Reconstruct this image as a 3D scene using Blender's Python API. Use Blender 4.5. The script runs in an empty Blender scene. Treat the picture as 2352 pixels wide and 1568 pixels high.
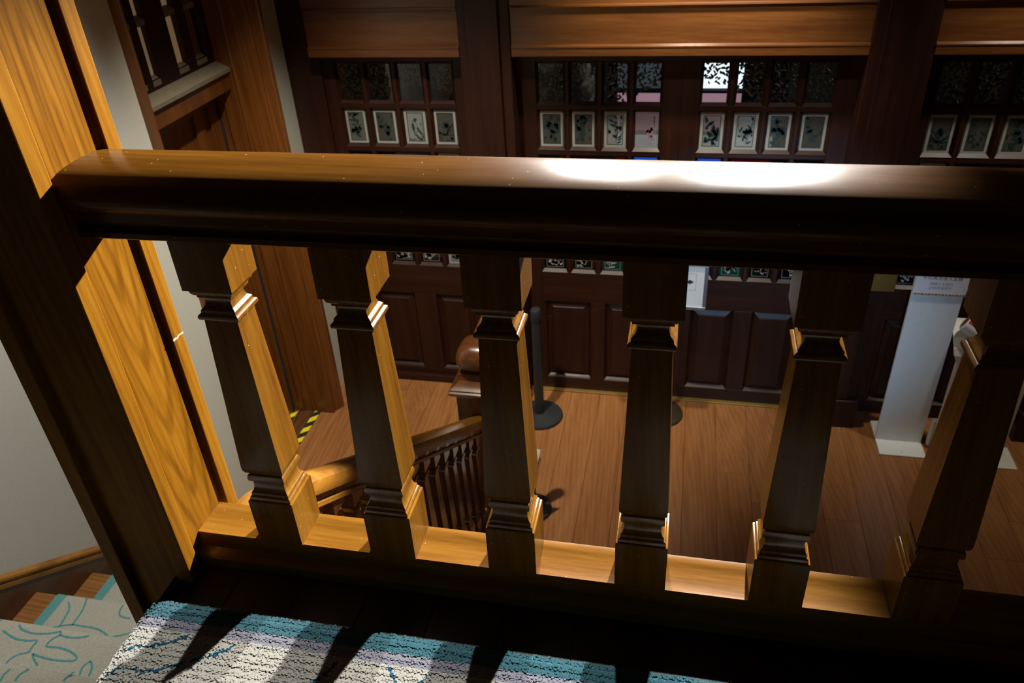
import bpy, bmesh, math, random
from mathutils import Matrix, Vector, noise

S = bpy.context.scene
COL = S.collection

# ------------------------------------------------------------------ camera
cam_d = bpy.data.cameras.new('camera')
cam = bpy.data.objects.new('camera', cam_d); COL.objects.link(cam)
S.camera = cam
YAW, PITCH, ROLL, FPX = math.radians(13.56995726), math.radians(32.83993554), math.radians(3.58252918), 1820.73
def cam_axes():
    f0 = Vector((-math.sin(YAW), math.cos(YAW), 0)); r0 = Vector((math.cos(YAW), math.sin(YAW), 0)); up = Vector((0, 0, 1))
    f = f0*math.cos(PITCH) - up*math.sin(PITCH)
    d = -up*math.cos(PITCH) - f0*math.sin(PITCH)
    r = r0*math.cos(ROLL) + d*math.sin(ROLL)
    d2 = -r0*math.sin(ROLL) + d*math.cos(ROLL)
    return r, d2, f
r_, d_, f_ = cam_axes()
m = Matrix.Identity(4)
for i in range(3):
    m[i][0] = r_[i]; m[i][1] = -d_[i]; m[i][2] = -f_[i]
m[0][3], m[1][3], m[2][3] = 0.0, -1.169, 1.38
cam.matrix_world = m
cam_d.sensor_width = 36.0
cam_d.lens = 36.0*FPX/2352.0
cam_d.clip_start = 0.02
cam_d.dof.use_dof = True
cam_d.dof.focus_distance = 1.62
cam_d.dof.aperture_fstop = 7.0

# ------------------------------------------------------------------ world, lights, exposure
W = bpy.data.worlds.new('world'); S.world = W
W.use_nodes = True
W.node_tree.nodes['Background'].inputs[0].default_value = (0.75, 0.85, 1.0, 1)
W.node_tree.nodes['Background'].inputs[1].default_value = 0.006
S.view_settings.view_transform = 'Standard'
S.view_settings.look = 'None'
S.view_settings.gamma = 1.0
S.view_settings.use_curve_mapping = False
S.view_settings.exposure = 0.0

def spot(name, loc, target, power, angle, blend=0.5, size=0.04, color=(1, 1, 1)):
    l = bpy.data.lights.new(name, 'SPOT')
    l.energy = power; l.spot_size = math.radians(angle); l.spot_blend = blend
    l.shadow_soft_size = size; l.color = color
    o = bpy.data.objects.new(name, l); COL.objects.link(o)
    o.location = loc
    o.rotation_euler = (Vector(target)-Vector(loc)).to_track_quat('-Z', 'Y').to_euler()
    return o
WARM = (1.0, 0.90, 0.74); NEUT = (1.0, 0.97, 0.92); COOL = (0.86, 0.93, 1.0)
# two ceiling spots by the door wall, aimed at the landing
spot('ceiling_spot_landing', (-0.42, 3.0, 1.86), (-0.66, -0.1, 0.42), 1600, 32, 0.45, 0.035, NEUT)
spot('ceiling_spot_landing.001', (0.38, 3.0, 1.86), (-0.50, -0.1, 0.42), 3800, 34, 0.35, 0.035, NEUT)
# downlights over the hall
spot('hall_downlight', (-1.25, 1.5, 2.12), (-1.70, 2.80, -1.95), 540, 64, 0.85, 0.05, WARM)
spot('hall_downlight.001', (-0.02, 2.70, 1.50), (-0.02, 3.14, 0.72), 210, 84, 0.9, 0.05, WARM)
spot('hall_downlight.002', (1.95, 2.60, 1.7), (2.0, 3.14, 0.6), 130, 90, 0.9, 0.05, WARM)
spot('hall_downlight.003', (0.35, 1.5, 2.12), (0.35, 3.28, 0.0), 110, 36, 0.9, 0.05, NEUT)
spot('added_blue_door_spot', (0.62, 0.30, -0.80), (0.60, 3.28, -1.15), 110, 46, 0.9, 0.05, (0.42, 0.68, 1.0))  # unseen blue spot added under the landing to tint the right door
# lamp over the lower flight of stairs
spot('stair_lamp', (-1.36, 1.12, 2.1), (-2.33, 0.75, -0.25), 270, 64, 0.85, 0.08, NEUT)

# ------------------------------------------------------------------ helpers
def loft(*pts): return pts

def link(name, me, mat=None, parent=None, loc=None):
    o = bpy.data.objects.new(name, me); COL.objects.link(o)
    if mat is not None and len(me.materials) == 0:
        for q in (mat if isinstance(mat, (list, tuple)) else [mat]): me.materials.append(q)
    if loc is not None: o.location = loc
    if parent is not None: o.parent = parent
    return o

def mesh(name, verts, faces, smooth=False, ang=35, mats=None):
    me = bpy.data.meshes.new(name)
    me.from_pydata([tuple(v) for v in verts], [], [tuple(f) for f in faces])
    if mats:
        me.polygons.foreach_set('material_index', mats)
    bm = bmesh.new(); bm.from_mesh(me)
    bmesh.ops.recalc_face_normals(bm, faces=bm.faces)
    bm.to_mesh(me); bm.free()
    if smooth:
        me.shade_smooth(); me.set_sharp_from_angle(angle=math.radians(ang))
    me.update()
    return me

def mk(name, verts, faces, mat, parent=None, smooth=False, ang=35, mats=None, loc=None):
    return link(name, mesh(name, verts, faces, smooth, ang, mats), mat, parent, loc)

def boxmesh(name, x0, x1, y0, y1, z0, z1, bevel=0.0):
    bm = bmesh.new()
    vs = [bm.verts.new(p) for p in ((x0,y0,z0),(x1,y0,z0),(x1,y1,z0),(x0,y1,z0),(x0,y0,z1),(x1,y0,z1),(x1,y1,z1),(x0,y1,z1))]
    for f in ((0,3,2,1),(4,5,6,7),(0,1,5,4),(1,2,6,5),(2,3,7,6),(3,0,4,7)): bm.faces.new([vs[i] for i in f])
    if bevel > 0:
        bmesh.ops.bevel(bm, geom=bm.edges[:], offset=bevel, segments=2, profile=0.5, affect='EDGES')
    me = bpy.data.meshes.new(name); bm.to_mesh(me); bm.free()
    return me

def box(name, x0, x1, y0, y1, z0, z1, mat, parent=None, bevel=0.0, loc=None):
    return link(name, boxmesh(name, x0, x1, y0, y1, z0, z1, bevel), mat, parent, loc)

def tag(o, label=None, cat=None, group=None, kind=None):
    if label: o['label'] = label
    if cat: o['category'] = cat
    if group: o['group'] = group
    if kind: o['kind'] = kind
    return o

def empty(name, loc=(0, 0, 0)):
    o = bpy.data.objects.new(name, None); COL.objects.link(o); o.location = loc
    o.empty_display_size = 0.1
    return o

def wpos(o):
    """world position of an unrotated object, parents included"""
    p = Vector(o.location)
    if o.parent is not None:
        p += wpos(o.parent) + o.matrix_parent_inverse.to_translation()
    return p

def adopt(o, parent):
    """parent o without moving it (parents sit unrotated)"""
    o.parent = parent
    o.matrix_parent_inverse = Matrix.Translation(-wpos(parent))
    return o

def kid(o, parent):
    return adopt(o, parent)

def sweep(name, prof, p0, p1, ax_u, ax_v, mat, parent=None, smooth=True, ang=30, nseg=1):
    """closed profile (u,v) swept from p0 to p1"""
    p0, p1, u, v = Vector(p0), Vector(p1), Vector(ax_u), Vector(ax_v)
    n = len(prof); V = []; F = []
    for k in range(nseg+1):
        p = p0.lerp(p1, k/nseg)
        V += [p + u*a + v*b for a, b in prof]
    for k in range(nseg):
        for i in range(n):
            j = (i+1) % n
            F.append((k*n+i, k*n+j, (k+1)*n+j, (k+1)*n+i))
    F.append(tuple(range(n-1, -1, -1))); F.append(tuple(nseg*n+i for i in range(n)))
    return mk(name, V, F, mat, parent, smooth, ang)

def squarelathe(name, prof, cx, cy, mat, parent=None, ratio=1.0, ang=25):
    V = []; F = []
    for h, z in prof:
        V += [(cx-h, cy-h*ratio, z), (cx+h, cy-h*ratio, z), (cx+h, cy+h*ratio, z), (cx-h, cy+h*ratio, z)]
    n = len(prof)
    for k in range(n-1):
        for i in range(4):
            j = (i+1) % 4
            F.append((4*k+i, 4*k+j, 4*k+4+j, 4*k+4+i))
    F.append((3, 2, 1, 0)); F.append(tuple(4*(n-1)+i for i in range(4)))
    return mk(name, V, F, mat, parent, True, ang)

def lathe(name, prof, loc, mat, parent=None, seg=32, ang=40):
    V = []; F = []
    n = len(prof)
    for r, z in prof:
        for i in range(seg):
            a = 2*math.pi*i/seg
            V.append((loc[0]+r*math.cos(a), loc[1]+r*math.sin(a), loc[2]+z))
    for k in range(n-1):
        for i in range(seg):
            j = (i+1) % seg
            F.append((k*seg+i, k*seg+j, (k+1)*seg+j, (k+1)*seg+i))
    F.append(tuple(range(seg-1, -1, -1))); F.append(tuple((n-1)*seg+i for i in range(seg)))
    return mk(name, V, F, mat, parent, True, ang)

# ------------------------------------------------------------------ materials
def newmat(name):
    M = bpy.data.materials.new(name); M.use_nodes = True
    nt = M.node_tree; b = nt.nodes['Principled BSDF']
    return M, nt, b

def wood(name, c_dark, c_mid, c_light, axis='z', rough=0.28, coat=0.35, grain=1.0, vary=0.0, bump=0.04, spec=0.5, rings=0.5, fine=1.0, specks=0):
    M, nt, b = newmat(name)
    N, L = nt.nodes, nt.links
    tc = N.new('ShaderNodeTexCoord')
    mp = N.new('ShaderNodeMapping')
    sc = {'x': (0.07, 1, 1), 'y': (1, 0.07, 1), 'z': (1, 1, 0.07)}[axis]
    mp.inputs['Scale'].default_value = sc
    L.new(tc.outputs['Object'], mp.inputs['Vector'])
    vec = mp.outputs['Vector']
    if vary > 0:
        oi = N.new('ShaderNodeObjectInfo')
        ad = N.new('ShaderNodeVectorMath'); ad.operation = 'MULTIPLY_ADD'
        cmb = N.new('ShaderNodeCombineXYZ')
        for k in range(3): L.new(oi.outputs['Random'], cmb.inputs[k])
        ad.inputs[1].default_value = (7.3, 3.1, 5.7)
        L.new(cmb.outputs[0], ad.inputs[0]); L.new(vec, ad.inputs[2])
        vec = ad.outputs[0]
    n1 = N.new('ShaderNodeTexNoise'); n1.inputs['Scale'].default_value = 22*grain; n1.inputs['Detail'].default_value = 6; n1.inputs['Roughness'].default_value = 0.6
    L.new(vec, n1.inputs['Vector'])
    n2 = N.new('ShaderNodeTexNoise'); n2.inputs['Scale'].default_value = 260*grain; n2.inputs['Detail'].default_value = 3
    L.new(vec, n2.inputs['Vector'])
    wv = N.new('ShaderNodeTexWave'); wv.wave_type = 'BANDS'; wv.bands_direction = 'DIAGONAL'
    wv.inputs['Scale'].default_value = 26*grain; wv.inputs['Distortion'].default_value = 9.0; wv.inputs['Detail'].default_value = 3; wv.inputs['Detail Scale'].default_value = 0.6
    L.new(vec, wv.inputs['Vector'])
    mx = N.new('ShaderNodeMix'); mx.data_type = 'FLOAT'; mx.inputs[0].default_value = rings
    L.new(n1.outputs['Fac'], mx.inputs[2]); L.new(wv.outputs['Fac'], mx.inputs[3])
    mx2 = N.new('ShaderNodeMix'); mx2.data_type = 'FLOAT'; mx2.inputs[0].default_value = 0.22*fine
    L.new(mx.outputs[0], mx2.inputs[2]); L.new(n2.outputs['Fac'], mx2.inputs[3])
    cr = N.new('ShaderNodeValToRGB')
    cr.color_ramp.elements[0].position = 0.28; cr.color_ramp.elements[0].color = (*c_dark, 1)
    cr.color_ramp.elements[1].position = 0.72; cr.color_ramp.elements[1].color = (*c_light, 1)
    e = cr.color_ramp.elements.new(0.5); e.color = (*c_mid, 1)
    L.new(mx2.outputs[0], cr.inputs['Fac'])
    col = cr.outputs['Color']
    if vary > 0:
        hs = N.new('ShaderNodeHueSaturation')
        mr = N.new('ShaderNodeMapRange'); mr.inputs[3].default_value = 1-vary; mr.inputs[4].default_value = 1+vary
        L.new(oi.outputs['Random'], mr.inputs[0]); L.new(mr.outputs[0], hs.inputs['Value'])
        L.new(col, hs.inputs['Color']); col = hs.outputs['Color']
    if specks:     # tiny pale paint specks and chips in the varnish
        vo = N.new('ShaderNodeTexVoronoi'); vo.inputs['Scale'].default_value = 55
        L.new(tc.outputs['Object'], vo.inputs['Vector'])
        lt = N.new('ShaderNodeMath'); lt.operation = 'LESS_THAN'; lt.inputs[1].default_value = 0.075
        L.new(vo.outputs['Distance'], lt.inputs[0])
        sx = N.new('ShaderNodeSeparateColor'); L.new(vo.outputs['Color'], sx.inputs[0])
        gt = N.new('ShaderNodeMath'); gt.operation = 'GREATER_THAN'; gt.inputs[1].default_value = 0.72
        L.new(sx.outputs[0], gt.inputs[0])
        mu = N.new('ShaderNodeMath'); mu.operation = 'MULTIPLY'; L.new(lt.outputs[0], mu.inputs[0]); L.new(gt.outputs[0], mu.inputs[1])
        mxs = N.new('ShaderNodeMix'); mxs.data_type = 'RGBA'; mxs.inputs[7].default_value = (0.30, 0.22, 0.10, 1)
        L.new(mu.outputs[0], mxs.inputs[0]); L.new(col, mxs.inputs[6]); col = mxs.outputs[2]
    L.new(col, b.inputs['Base Color'])
    b.inputs['Roughness'].default_value = rough
    b.inputs['Specular IOR Level'].default_value = spec
    b.inputs['Coat Weight'].default_value = coat
    b.inputs['Coat Roughness'].default_value = rough*0.75
    # uneven varnish
    n3 = N.new('ShaderNodeTexNoise'); n3.inputs['Scale'].default_value = 9; n3.inputs['Detail'].default_value = 5
    L.new(tc.outputs['Object'], n3.inputs['Vector'])
    mr2 = N.new('ShaderNodeMapRange'); mr2.inputs[3].default_value = rough*0.8; mr2.inputs[4].default_value = rough*1.25
    L.new(n3.outputs['Fac'], mr2.inputs[0]); L.new(mr2.outputs[0], b.inputs['Roughness'])
    if bump > 0:
        bp = N.new('ShaderNodeBump'); bp.inputs['Strength'].default_value = bump; bp.inputs['Distance'].default_value = 0.004
        L.new(mx2.outputs[0], bp.inputs['Height']); L.new(bp.outputs[0], b.inputs['Normal']); L.new(bp.outputs[0], b.inputs['Coat Normal'])
    return M

def plain(name, col, rough=0.5, metal=0.0, spec=0.5, coat=0.0, mottle=0.08, scale=30, bump=0.0):
    M, nt, b = newmat(name)
    N, L = nt.nodes, nt.links
    tc = N.new('ShaderNodeTexCoord')
    n = N.new('ShaderNodeTexNoise'); n.inputs['Scale'].default_value = scale; n.inputs['Detail'].default_value = 4
    L.new(tc.outputs['Object'], n.inputs['Vector'])
    cr = N.new('ShaderNodeValToRGB')
    cr.color_ramp.elements[0].position = 0.3; cr.color_ramp.elements[1].position = 0.7
    cr.color_ramp.elements[0].color = tuple(c*(1-mottle) for c in col)+(1,)
    cr.color_ramp.elements[1].color = tuple(min(1, c*(1+mottle)) for c in col)+(1,)
    L.new(n.outputs['Fac'], cr.inputs['Fac']); L.new(cr.outputs['Color'], b.inputs['Base Color'])
    b.inputs['Roughness'].default_value = rough; b.inputs['Metallic'].default_value = metal
    b.inputs['Specular IOR Level'].default_value = spec; b.inputs['Coat Weight'].default_value = coat
    if bump > 0:
        bp = N.new('ShaderNodeBump'); bp.inputs['Strength'].default_value = bump; bp.inputs['Distance'].default_value = 0.003
        L.new(n.outputs['Fac'], bp.inputs['Height']); L.new(bp.outputs[0], b.inputs['Normal'])
    return M

def emit(name, col, strength):
    M, nt, b = newmat(name)
    b.inputs['Base Color'].default_value = (*col, 1)
    b.inputs['Emission Color'].default_value = (*col, 1)
    b.inputs['Emission Strength'].default_value = strength
    return M

def glass(name, tint, clear=0.6, frost=(0.4, 0.42, 0.4), rough=0.08, transl=0.5):
    """old window glass: part see-through (tinted), part frosted, glossy skin"""
    M = bpy.data.materials.new(name); M.use_nodes = True
    nt = M.node_tree; N, L = nt.nodes, nt.links
    N.remove(N['Principled BSDF']); out = N['Material Output']
    tr = N.new('ShaderNodeBsdfTransparent'); tr.inputs[0].default_value = (*tint, 1)
    df = N.new('ShaderNodeBsdfDiffuse'); df.inputs[0].default_value = (*frost, 1)
    tl = N.new('ShaderNodeBsdfTranslucent'); tl.inputs[0].default_value = (*frost, 1)
    gl = N.new('ShaderNodeBsdfGlossy'); gl.inputs['Roughness'].default_value = rough; gl.inputs[0].default_value = (0.9, 0.9, 0.9, 1)
    tc = N.new('ShaderNodeTexCoord'); ns = N.new('ShaderNodeTexNoise'); ns.inputs['Scale'].default_value = 14
    L.new(tc.outputs['Object'], ns.inputs['Vector'])
    bp = N.new('ShaderNodeBump'); bp.inputs['Strength'].default_value = 0.08; bp.inputs['Distance'].default_value = 0.01
    L.new(ns.outputs['Fac'], bp.inputs['Height']); L.new(bp.outputs[0], gl.inputs['Normal'])
    m0 = N.new('ShaderNodeMixShader'); m0.inputs[0].default_value = transl
    L.new(df.outputs[0], m0.inputs[1]); L.new(tl.outputs[0], m0.inputs[2])
    m1 = N.new('ShaderNodeMixShader'); m1.inputs[0].default_value = clear
    L.new(m0.outputs[0], m1.inputs[1]); L.new(tr.outputs[0], m1.inputs[2])
    fr = N.new('ShaderNodeFresnel'); fr.inputs['IOR'].default_value = 1.5
    m2 = N.new('ShaderNodeMixShader')
    L.new(fr.outputs[0], m2.inputs[0]); L.new(m1.outputs[0], m2.inputs[1]); L.new(gl.outputs[0], m2.inputs[2])
    L.new(m2.outputs[0], out.inputs['Surface'])
    return M

AMB = ((0.06512, 0.02294, 0.00259), (0.1273, 0.0518, 0.005328), (0.1739, 0.07844, 0.00999))
M_rail_x = wood('amber_wood_along_x', (0.0333, 0.0111, 0.00148), (0.06512, 0.02442, 0.002664), (0.09324, 0.03922, 0.005032), axis='x', rough=0.22, coat=0.0, grain=1.2, rings=0.06, spec=0.055, specks=1)
M_base_x = wood('amber_base_wood', *AMB, axis='x', rough=0.20, coat=0.0, grain=1.2, rings=0.06, spec=0.38, bump=0.10, specks=1)
M_amber_z = wood('amber_wood_upright', *AMB, axis='z', rough=0.20, coat=0.0, grain=1.3, rings=0.06, spec=0.15, bump=0.02, specks=1)
M_collar = wood('amber_wood_polished_moulding', *AMB, axis='z', rough=0.20, coat=0.0, grain=1.3, rings=0.06, spec=0.55, bump=0.02)
M_post = wood('amber_oak_post', (0.0777, 0.02738, 0.00222), (0.1421, 0.05624, 0.003848), (0.185, 0.08362, 0.00703), axis='z', rough=0.40, coat=0.0, grain=1.0, rings=0.13, bump=0.05, spec=0.02)
def cathedral(name, z0):
    M = M_post.copy(); M.name = name
    nt = M.node_tree; N, L = nt.nodes, nt.links
    b = N['Principled BSDF']; old = b.inputs['Base Color'].links[0].from_socket
    tc = N.new('ShaderNodeTexCoord'); mp = N.new('ShaderNodeMapping')
    mp.inputs['Location'].default_value = (0, 0.012, -z0*0.10); mp.inputs['Scale'].default_value = (0, 1, 0.10)
    L.new(tc.outputs['Object'], mp.inputs['Vector'])
    w = N.new('ShaderNodeTexWave'); w.wave_type = 'RINGS'; w.rings_direction = 'SPHERICAL'
    w.inputs['Scale'].default_value = 19; w.inputs['Distortion'].default_value = 2.6; w.inputs['Detail'].default_value = 3; w.inputs['Detail Scale'].default_value = 1.6
    L.new(mp.outputs[0], w.inputs['Vector'])
    cr = N.new('ShaderNodeValToRGB'); cr.color_ramp.elements[0].position = 0.05; cr.color_ramp.elements[0].color = (0.42, 0.36, 0.30, 1)
    cr.color_ramp.elements[1].position = 0.45; cr.color_ramp.elements[1].color = (1, 1, 1, 1)
    L.new(w.outputs['Fac'], cr.inputs[0])
    mx = N.new('ShaderNodeMix'); mx.data_type = 'RGBA'; mx.blend_type = 'MULTIPLY'; mx.inputs[0].default_value = 0.5
    L.new(old, mx.inputs[6]); L.new(cr.outputs[0], mx.inputs[7]); L.new(mx.outputs[2], b.inputs['Base Color'])
    return M
M_face = cathedral('cathedral_grain_oak', 1.0)
M_stairrail = wood('amber_wood_along_y', *AMB, axis='y', rough=0.30, coat=0.0, grain=1.2, rings=0.06, spec=0.25)
MAH = ((0.013, 0.0038, 0.0023), (0.023, 0.0065, 0.0033), (0.037, 0.0112, 0.0050))
M_mah_z = wood('mahogany_upright', *MAH, axis='z', rough=0.40, coat=0.03, grain=0.8, rings=0.06, spec=0.32)
M_mah_x = wood('mahogany_along_x', *MAH, axis='x', rough=0.40, coat=0.03, grain=0.8, rings=0.06, spec=0.32)
M_lint = wood('mahogany_panel', (0.055, 0.017, 0.005), (0.10, 0.034, 0.008), (0.15, 0.058, 0.014), axis='x', rough=0.30, coat=0.3, grain=0.9, rings=0.07)
M_side_z = wood('reddish_door_wood', (0.075, 0.022, 0.004), (0.13, 0.042, 0.007), (0.19, 0.070, 0.012), axis='z', rough=0.33, coat=0.25, grain=0.7, rings=0.08)
M_newel = wood('dark_newel_wood', (0.055, 0.016, 0.004), (0.085, 0.028, 0.007), (0.12, 0.044, 0.011), axis='z', rough=0.25, coat=0.4, grain=1.0, rings=0.05)
M_floor = wood('hall_floor_board', (0.20, 0.075, 0.022), (0.29, 0.12, 0.04), (0.37, 0.165, 0.06), axis='y', rough=0.30, coat=0.15, grain=0.8, rings=0.15, vary=0.07, bump=0.01)
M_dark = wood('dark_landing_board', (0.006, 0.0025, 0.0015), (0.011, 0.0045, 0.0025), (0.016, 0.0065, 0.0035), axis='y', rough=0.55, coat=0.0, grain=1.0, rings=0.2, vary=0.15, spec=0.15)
M_skirtm = wood('skirting_moulding_wood', (0.15, 0.055, 0.010), (0.27, 0.115, 0.020), (0.36, 0.17, 0.033), axis='y', rough=0.35, coat=0.0, grain=0.8, rings=0.05, spec=0.3)
M_skirt = wood('skirting_wood', (0.045, 0.014, 0.004), (0.075, 0.025, 0.007), (0.11, 0.040, 0.011), axis='y', rough=0.35, coat=0.1, grain=0.8, rings=0.05)
M_tread = wood('stair_tread_wood', (0.15, 0.055, 0.014), (0.24, 0.10, 0.025), (0.33, 0.15, 0.04), axis='x', rough=0.35, coat=0.2, grain=1.2, rings=0.2)
M_wall = plain('grey_plaster', (0.50, 0.50, 0.44), 0.9, mottle=0.03, scale=120, bump=0.1)
M_white = plain('white_powder_coat', (0.72, 0.76, 0.76), 0.35, mottle=0.02)
M_cream = plain('cream_powder_coat', (0.66, 0.64, 0.55), 0.4, mottle=0.02)
M_black = plain('black_powder_coat', (0.018, 0.022, 0.026), 0.45, mottle=0.05)
M_bronze = plain('bronze_metal', (0.12, 0.09, 0.05), 0.35, metal=0.8)
M_steel = plain('brushed_steel', (0.5, 0.52, 0.5), 0.3, metal=0.9)
M_brass = plain('brass', (0.45, 0.27, 0.07), 0.35, metal=0.9)
M_goldstrip = plain('threshold_strip', (0.35, 0.22, 0.06), 0.4, metal=0.6)
M_red = plain('red_print', (0.55, 0.02, 0.02), 0.4)
M_greyp = plain('grey_print', (0.25, 0.26, 0.26), 0.5)
M_ink = plain('dark_ink', (0.02, 0.022, 0.03), 0.6)
M_paper = plain('lilac_white_paper', (0.70, 0.69, 0.74), 0.6, mottle=0.02)
M_sheet = plain('white_sheet', (0.80, 0.82, 0.80), 0.6, mottle=0.02)
M_yellow = plain('yellow_tape', (0.80, 0.68, 0.03), 0.4)
M_orange = plain('orange_print', (0.62, 0.30, 0.06), 0.5)
M_green = plain('green_print', (0.10, 0.18, 0.06), 0.5)
M_frost = plain('frosted_glass_margin', (0.29, 0.305, 0.28), 0.35, mottle=0.06)
M_etchdark = plain('dark_green_etching', (0.012, 0.03, 0.028), 0.4)
M_etchpale = plain('pale_etching', (0.30, 0.31, 0.30), 0.5)
M_etchmauve = plain('mauve_etching', (0.30, 0.17, 0.26), 0.5)
M_gilt = plain('dull_gilt_carving', (0.62, 0.54, 0.36), 0.35, mottle=0.3, scale=60, metal=0.2)
M_dust = plain('dusty_ledge', (0.20, 0.17, 0.12), 0.6)
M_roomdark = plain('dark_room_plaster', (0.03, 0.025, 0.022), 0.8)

# ------------------------------------------------------------------ structure: floors
ZF = -1.95
fl = box('floor', -2.7, 3.2, -2.2, 3.30, ZF-0.06, ZF-0.006, plain('floor_underlay', (0.03, 0.015, 0.008), 0.7), None)
tag(fl, kind='structure')
PW, PL = 0.195, 2.4
plank_me = boxmesh('floor_plank', -PW/2+0.0008, PW/2-0.0008, -PL/2+0.0008, PL/2-0.0008, -0.005, 0.006, 0.0012)
plank_me.materials.append(M_floor)
random.seed(4)
for i in range(-11, 17):
    x = -0.5625 + 0.195*i
    if x < -2.6 or x > 2.9: continue
    off = random.random()*PL
    for j in range(-1, 3):
        y = 0.35 + off + j*PL - PL/2
        if y+PL/2 < 0.1: continue
        y1 = y+PL/2
        if y-PL/2 > 3.28: continue
        o = link('floor_plank', plank_me, None, None, (x, y, ZF-0.006))
        adopt(o, fl)
        if y1 > 3.36:      # cut the last board at the wall
            L = 3.34-(y-PL/2)
            if L < 0.05: 
                bpy.data.objects.remove(o); continue
            o.scale = (1, L/PL, 1); o.location.y = (y-PL/2)+L/2

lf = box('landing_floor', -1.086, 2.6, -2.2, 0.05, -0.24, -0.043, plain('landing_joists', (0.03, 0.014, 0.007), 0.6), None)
tag(lf, kind='structure')
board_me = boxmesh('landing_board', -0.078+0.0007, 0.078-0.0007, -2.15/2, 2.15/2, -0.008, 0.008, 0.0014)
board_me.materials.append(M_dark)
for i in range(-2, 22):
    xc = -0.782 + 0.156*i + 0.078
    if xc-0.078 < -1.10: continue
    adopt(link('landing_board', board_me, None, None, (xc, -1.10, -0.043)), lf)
# wall under the landing beside the stairs and fascia towards the hall
tag(box('wall_landing_side', -1.086, -1.03, -2.2, -0.10, ZF, -0.24, M_wall), kind='structure')

# ------------------------------------------------------------------ structure: left wall with a door opening
XL = -2.33
def wall_left():
    y0, y1, y2, y3 = -2.6, 1.875, 2.825, 3.34
    zt, zo = 2.6, 1.35
    parts = [(y0, y1, ZF-0.05, zt), (y2, y3, ZF-0.05, zt), (y1, y2, zo, zt)]
    V = []; F = []
    for a, b, c, d in parts:
        n = len(V)
        for x in (XL-0.30, XL):
            V += [(x, a, c), (x, b, c), (x, b, d), (x, a, d)]
        F += [(n+4, n+5, n+6, n+7), (n+3, n+2, n+1, n), (n, n+1, n+5, n+4), (n+1, n+2, n+6, n+5), (n+2, n+3, n+7, n+6), (n+3, n, n+4, n+7)]
    return mk('wall_left', V, F, M_wall)
tag(wall_left(), kind='structure')

# ------------------------------------------------------------------ structure: back wall (mahogany)
YD, YP = 3.285, 3.14          # door face, lintel / pilaster face
wb = box('wall_back', -2.63, 3.2, YP+0.03, YD+0.10, 0.70, 2.6, M_mah_x)
tag(wb, kind='structure')
def bay(x0, x1, mat):
    kid(box('lintel_rail', x0, x1, YP, YD+0.08, 0.350, 0.398, mat, None, 0.003), wb)
    # sloping bead that catches the light
    V = [(x0, YP-0.004, 0.396), (x1, YP-0.004, 0.396), (x1, YP-0.004, 0.402), (x0, YP-0.004, 0.402), (x0, YP+0.020, 0.412), (x1, YP+0.020, 0.412), (x1, YP+0.020, 0.396), (x0, YP+0.020, 0.396)]
    kid(mk('lintel_bead', V, [(0,1,2,3),(3,2,5,4),(0,3,4,7),(1,6,5,2),(7,6,1,0),(4,5,6,7)], mat), wb)
    kid(box('lintel_panel', x0, x1, YP+0.016, YD+0.06, 0.398, 0.600, mat), wb)
    V = [(x0, YP-0.004, 0.598), (x1, YP-0.004, 0.598), (x1, YP-0.002, 0.606), (x0, YP-0.002, 0.606), (x0, YP+0.02, 0.612), (x1, YP+0.02, 0.612), (x1, YP+0.02, 0.596), (x0, YP+0.02, 0.596)]
    kid(mk('lintel_bead', V, [(0,1,2,3),(3,2,5,4),(0,3,4,7),(1,6,5,2),(7,6,1,0),(4,5,6,7)], mat), wb)
    kid(box('frieze_panel', x0, x1, YP+0.008, YD+0.06, 0.606, 0.70, mat), wb)
    kid(box('frieze_board', x0, x1, YP-0.01, YD+0.06, 0.70, 1.2, mat), wb)
bay(-2.12, -1.235, M_lint); bay(-0.945, 0.857, M_lint); bay(1.155, 2.75, M_lint)
def pilaster(x0, x1):
    p = kid(box('pilaster', x0, x1, YP+0.004, YD+0.10, ZF, 1.6, M_mah_z, None, 0.004), wb)
    w = x1-x0
    q = box('pilaster_face', x0+w*0.17, x1-w*0.20, YP-0.022, YP+0.02, ZF+0.22, 1.6, M_mah_z, None, 0.004); adopt(q, p)
    q = box('pilaster_base', x0-0.012, x1+0.012, YP-0.03, YP+0.03, ZF, ZF+0.21, M_mah_z, None, 0.006); adopt(q, p)
pilaster(-1.235, -0.948); pilaster(0.858, 1.156); kid(box('corner_pilaster', -2.33, -2.12, YD-0.025, YD+0.10, ZF, 1.6, M_mah_z, None, 0.004), wb); pilaster(2.1, 2.4)
tag(box('trim_1', -0.945, 0.857, YD-0.030, YD+0.01, ZF+0.0005, ZF+0.012, M_goldstrip, None, 0.002), kind='structure')
tag(box('trim_2', -2.12, -1.235, YD-0.034, YD+0.02, ZF, ZF+0.055, M_mah_x, None, 0.003), kind='structure')

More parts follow.
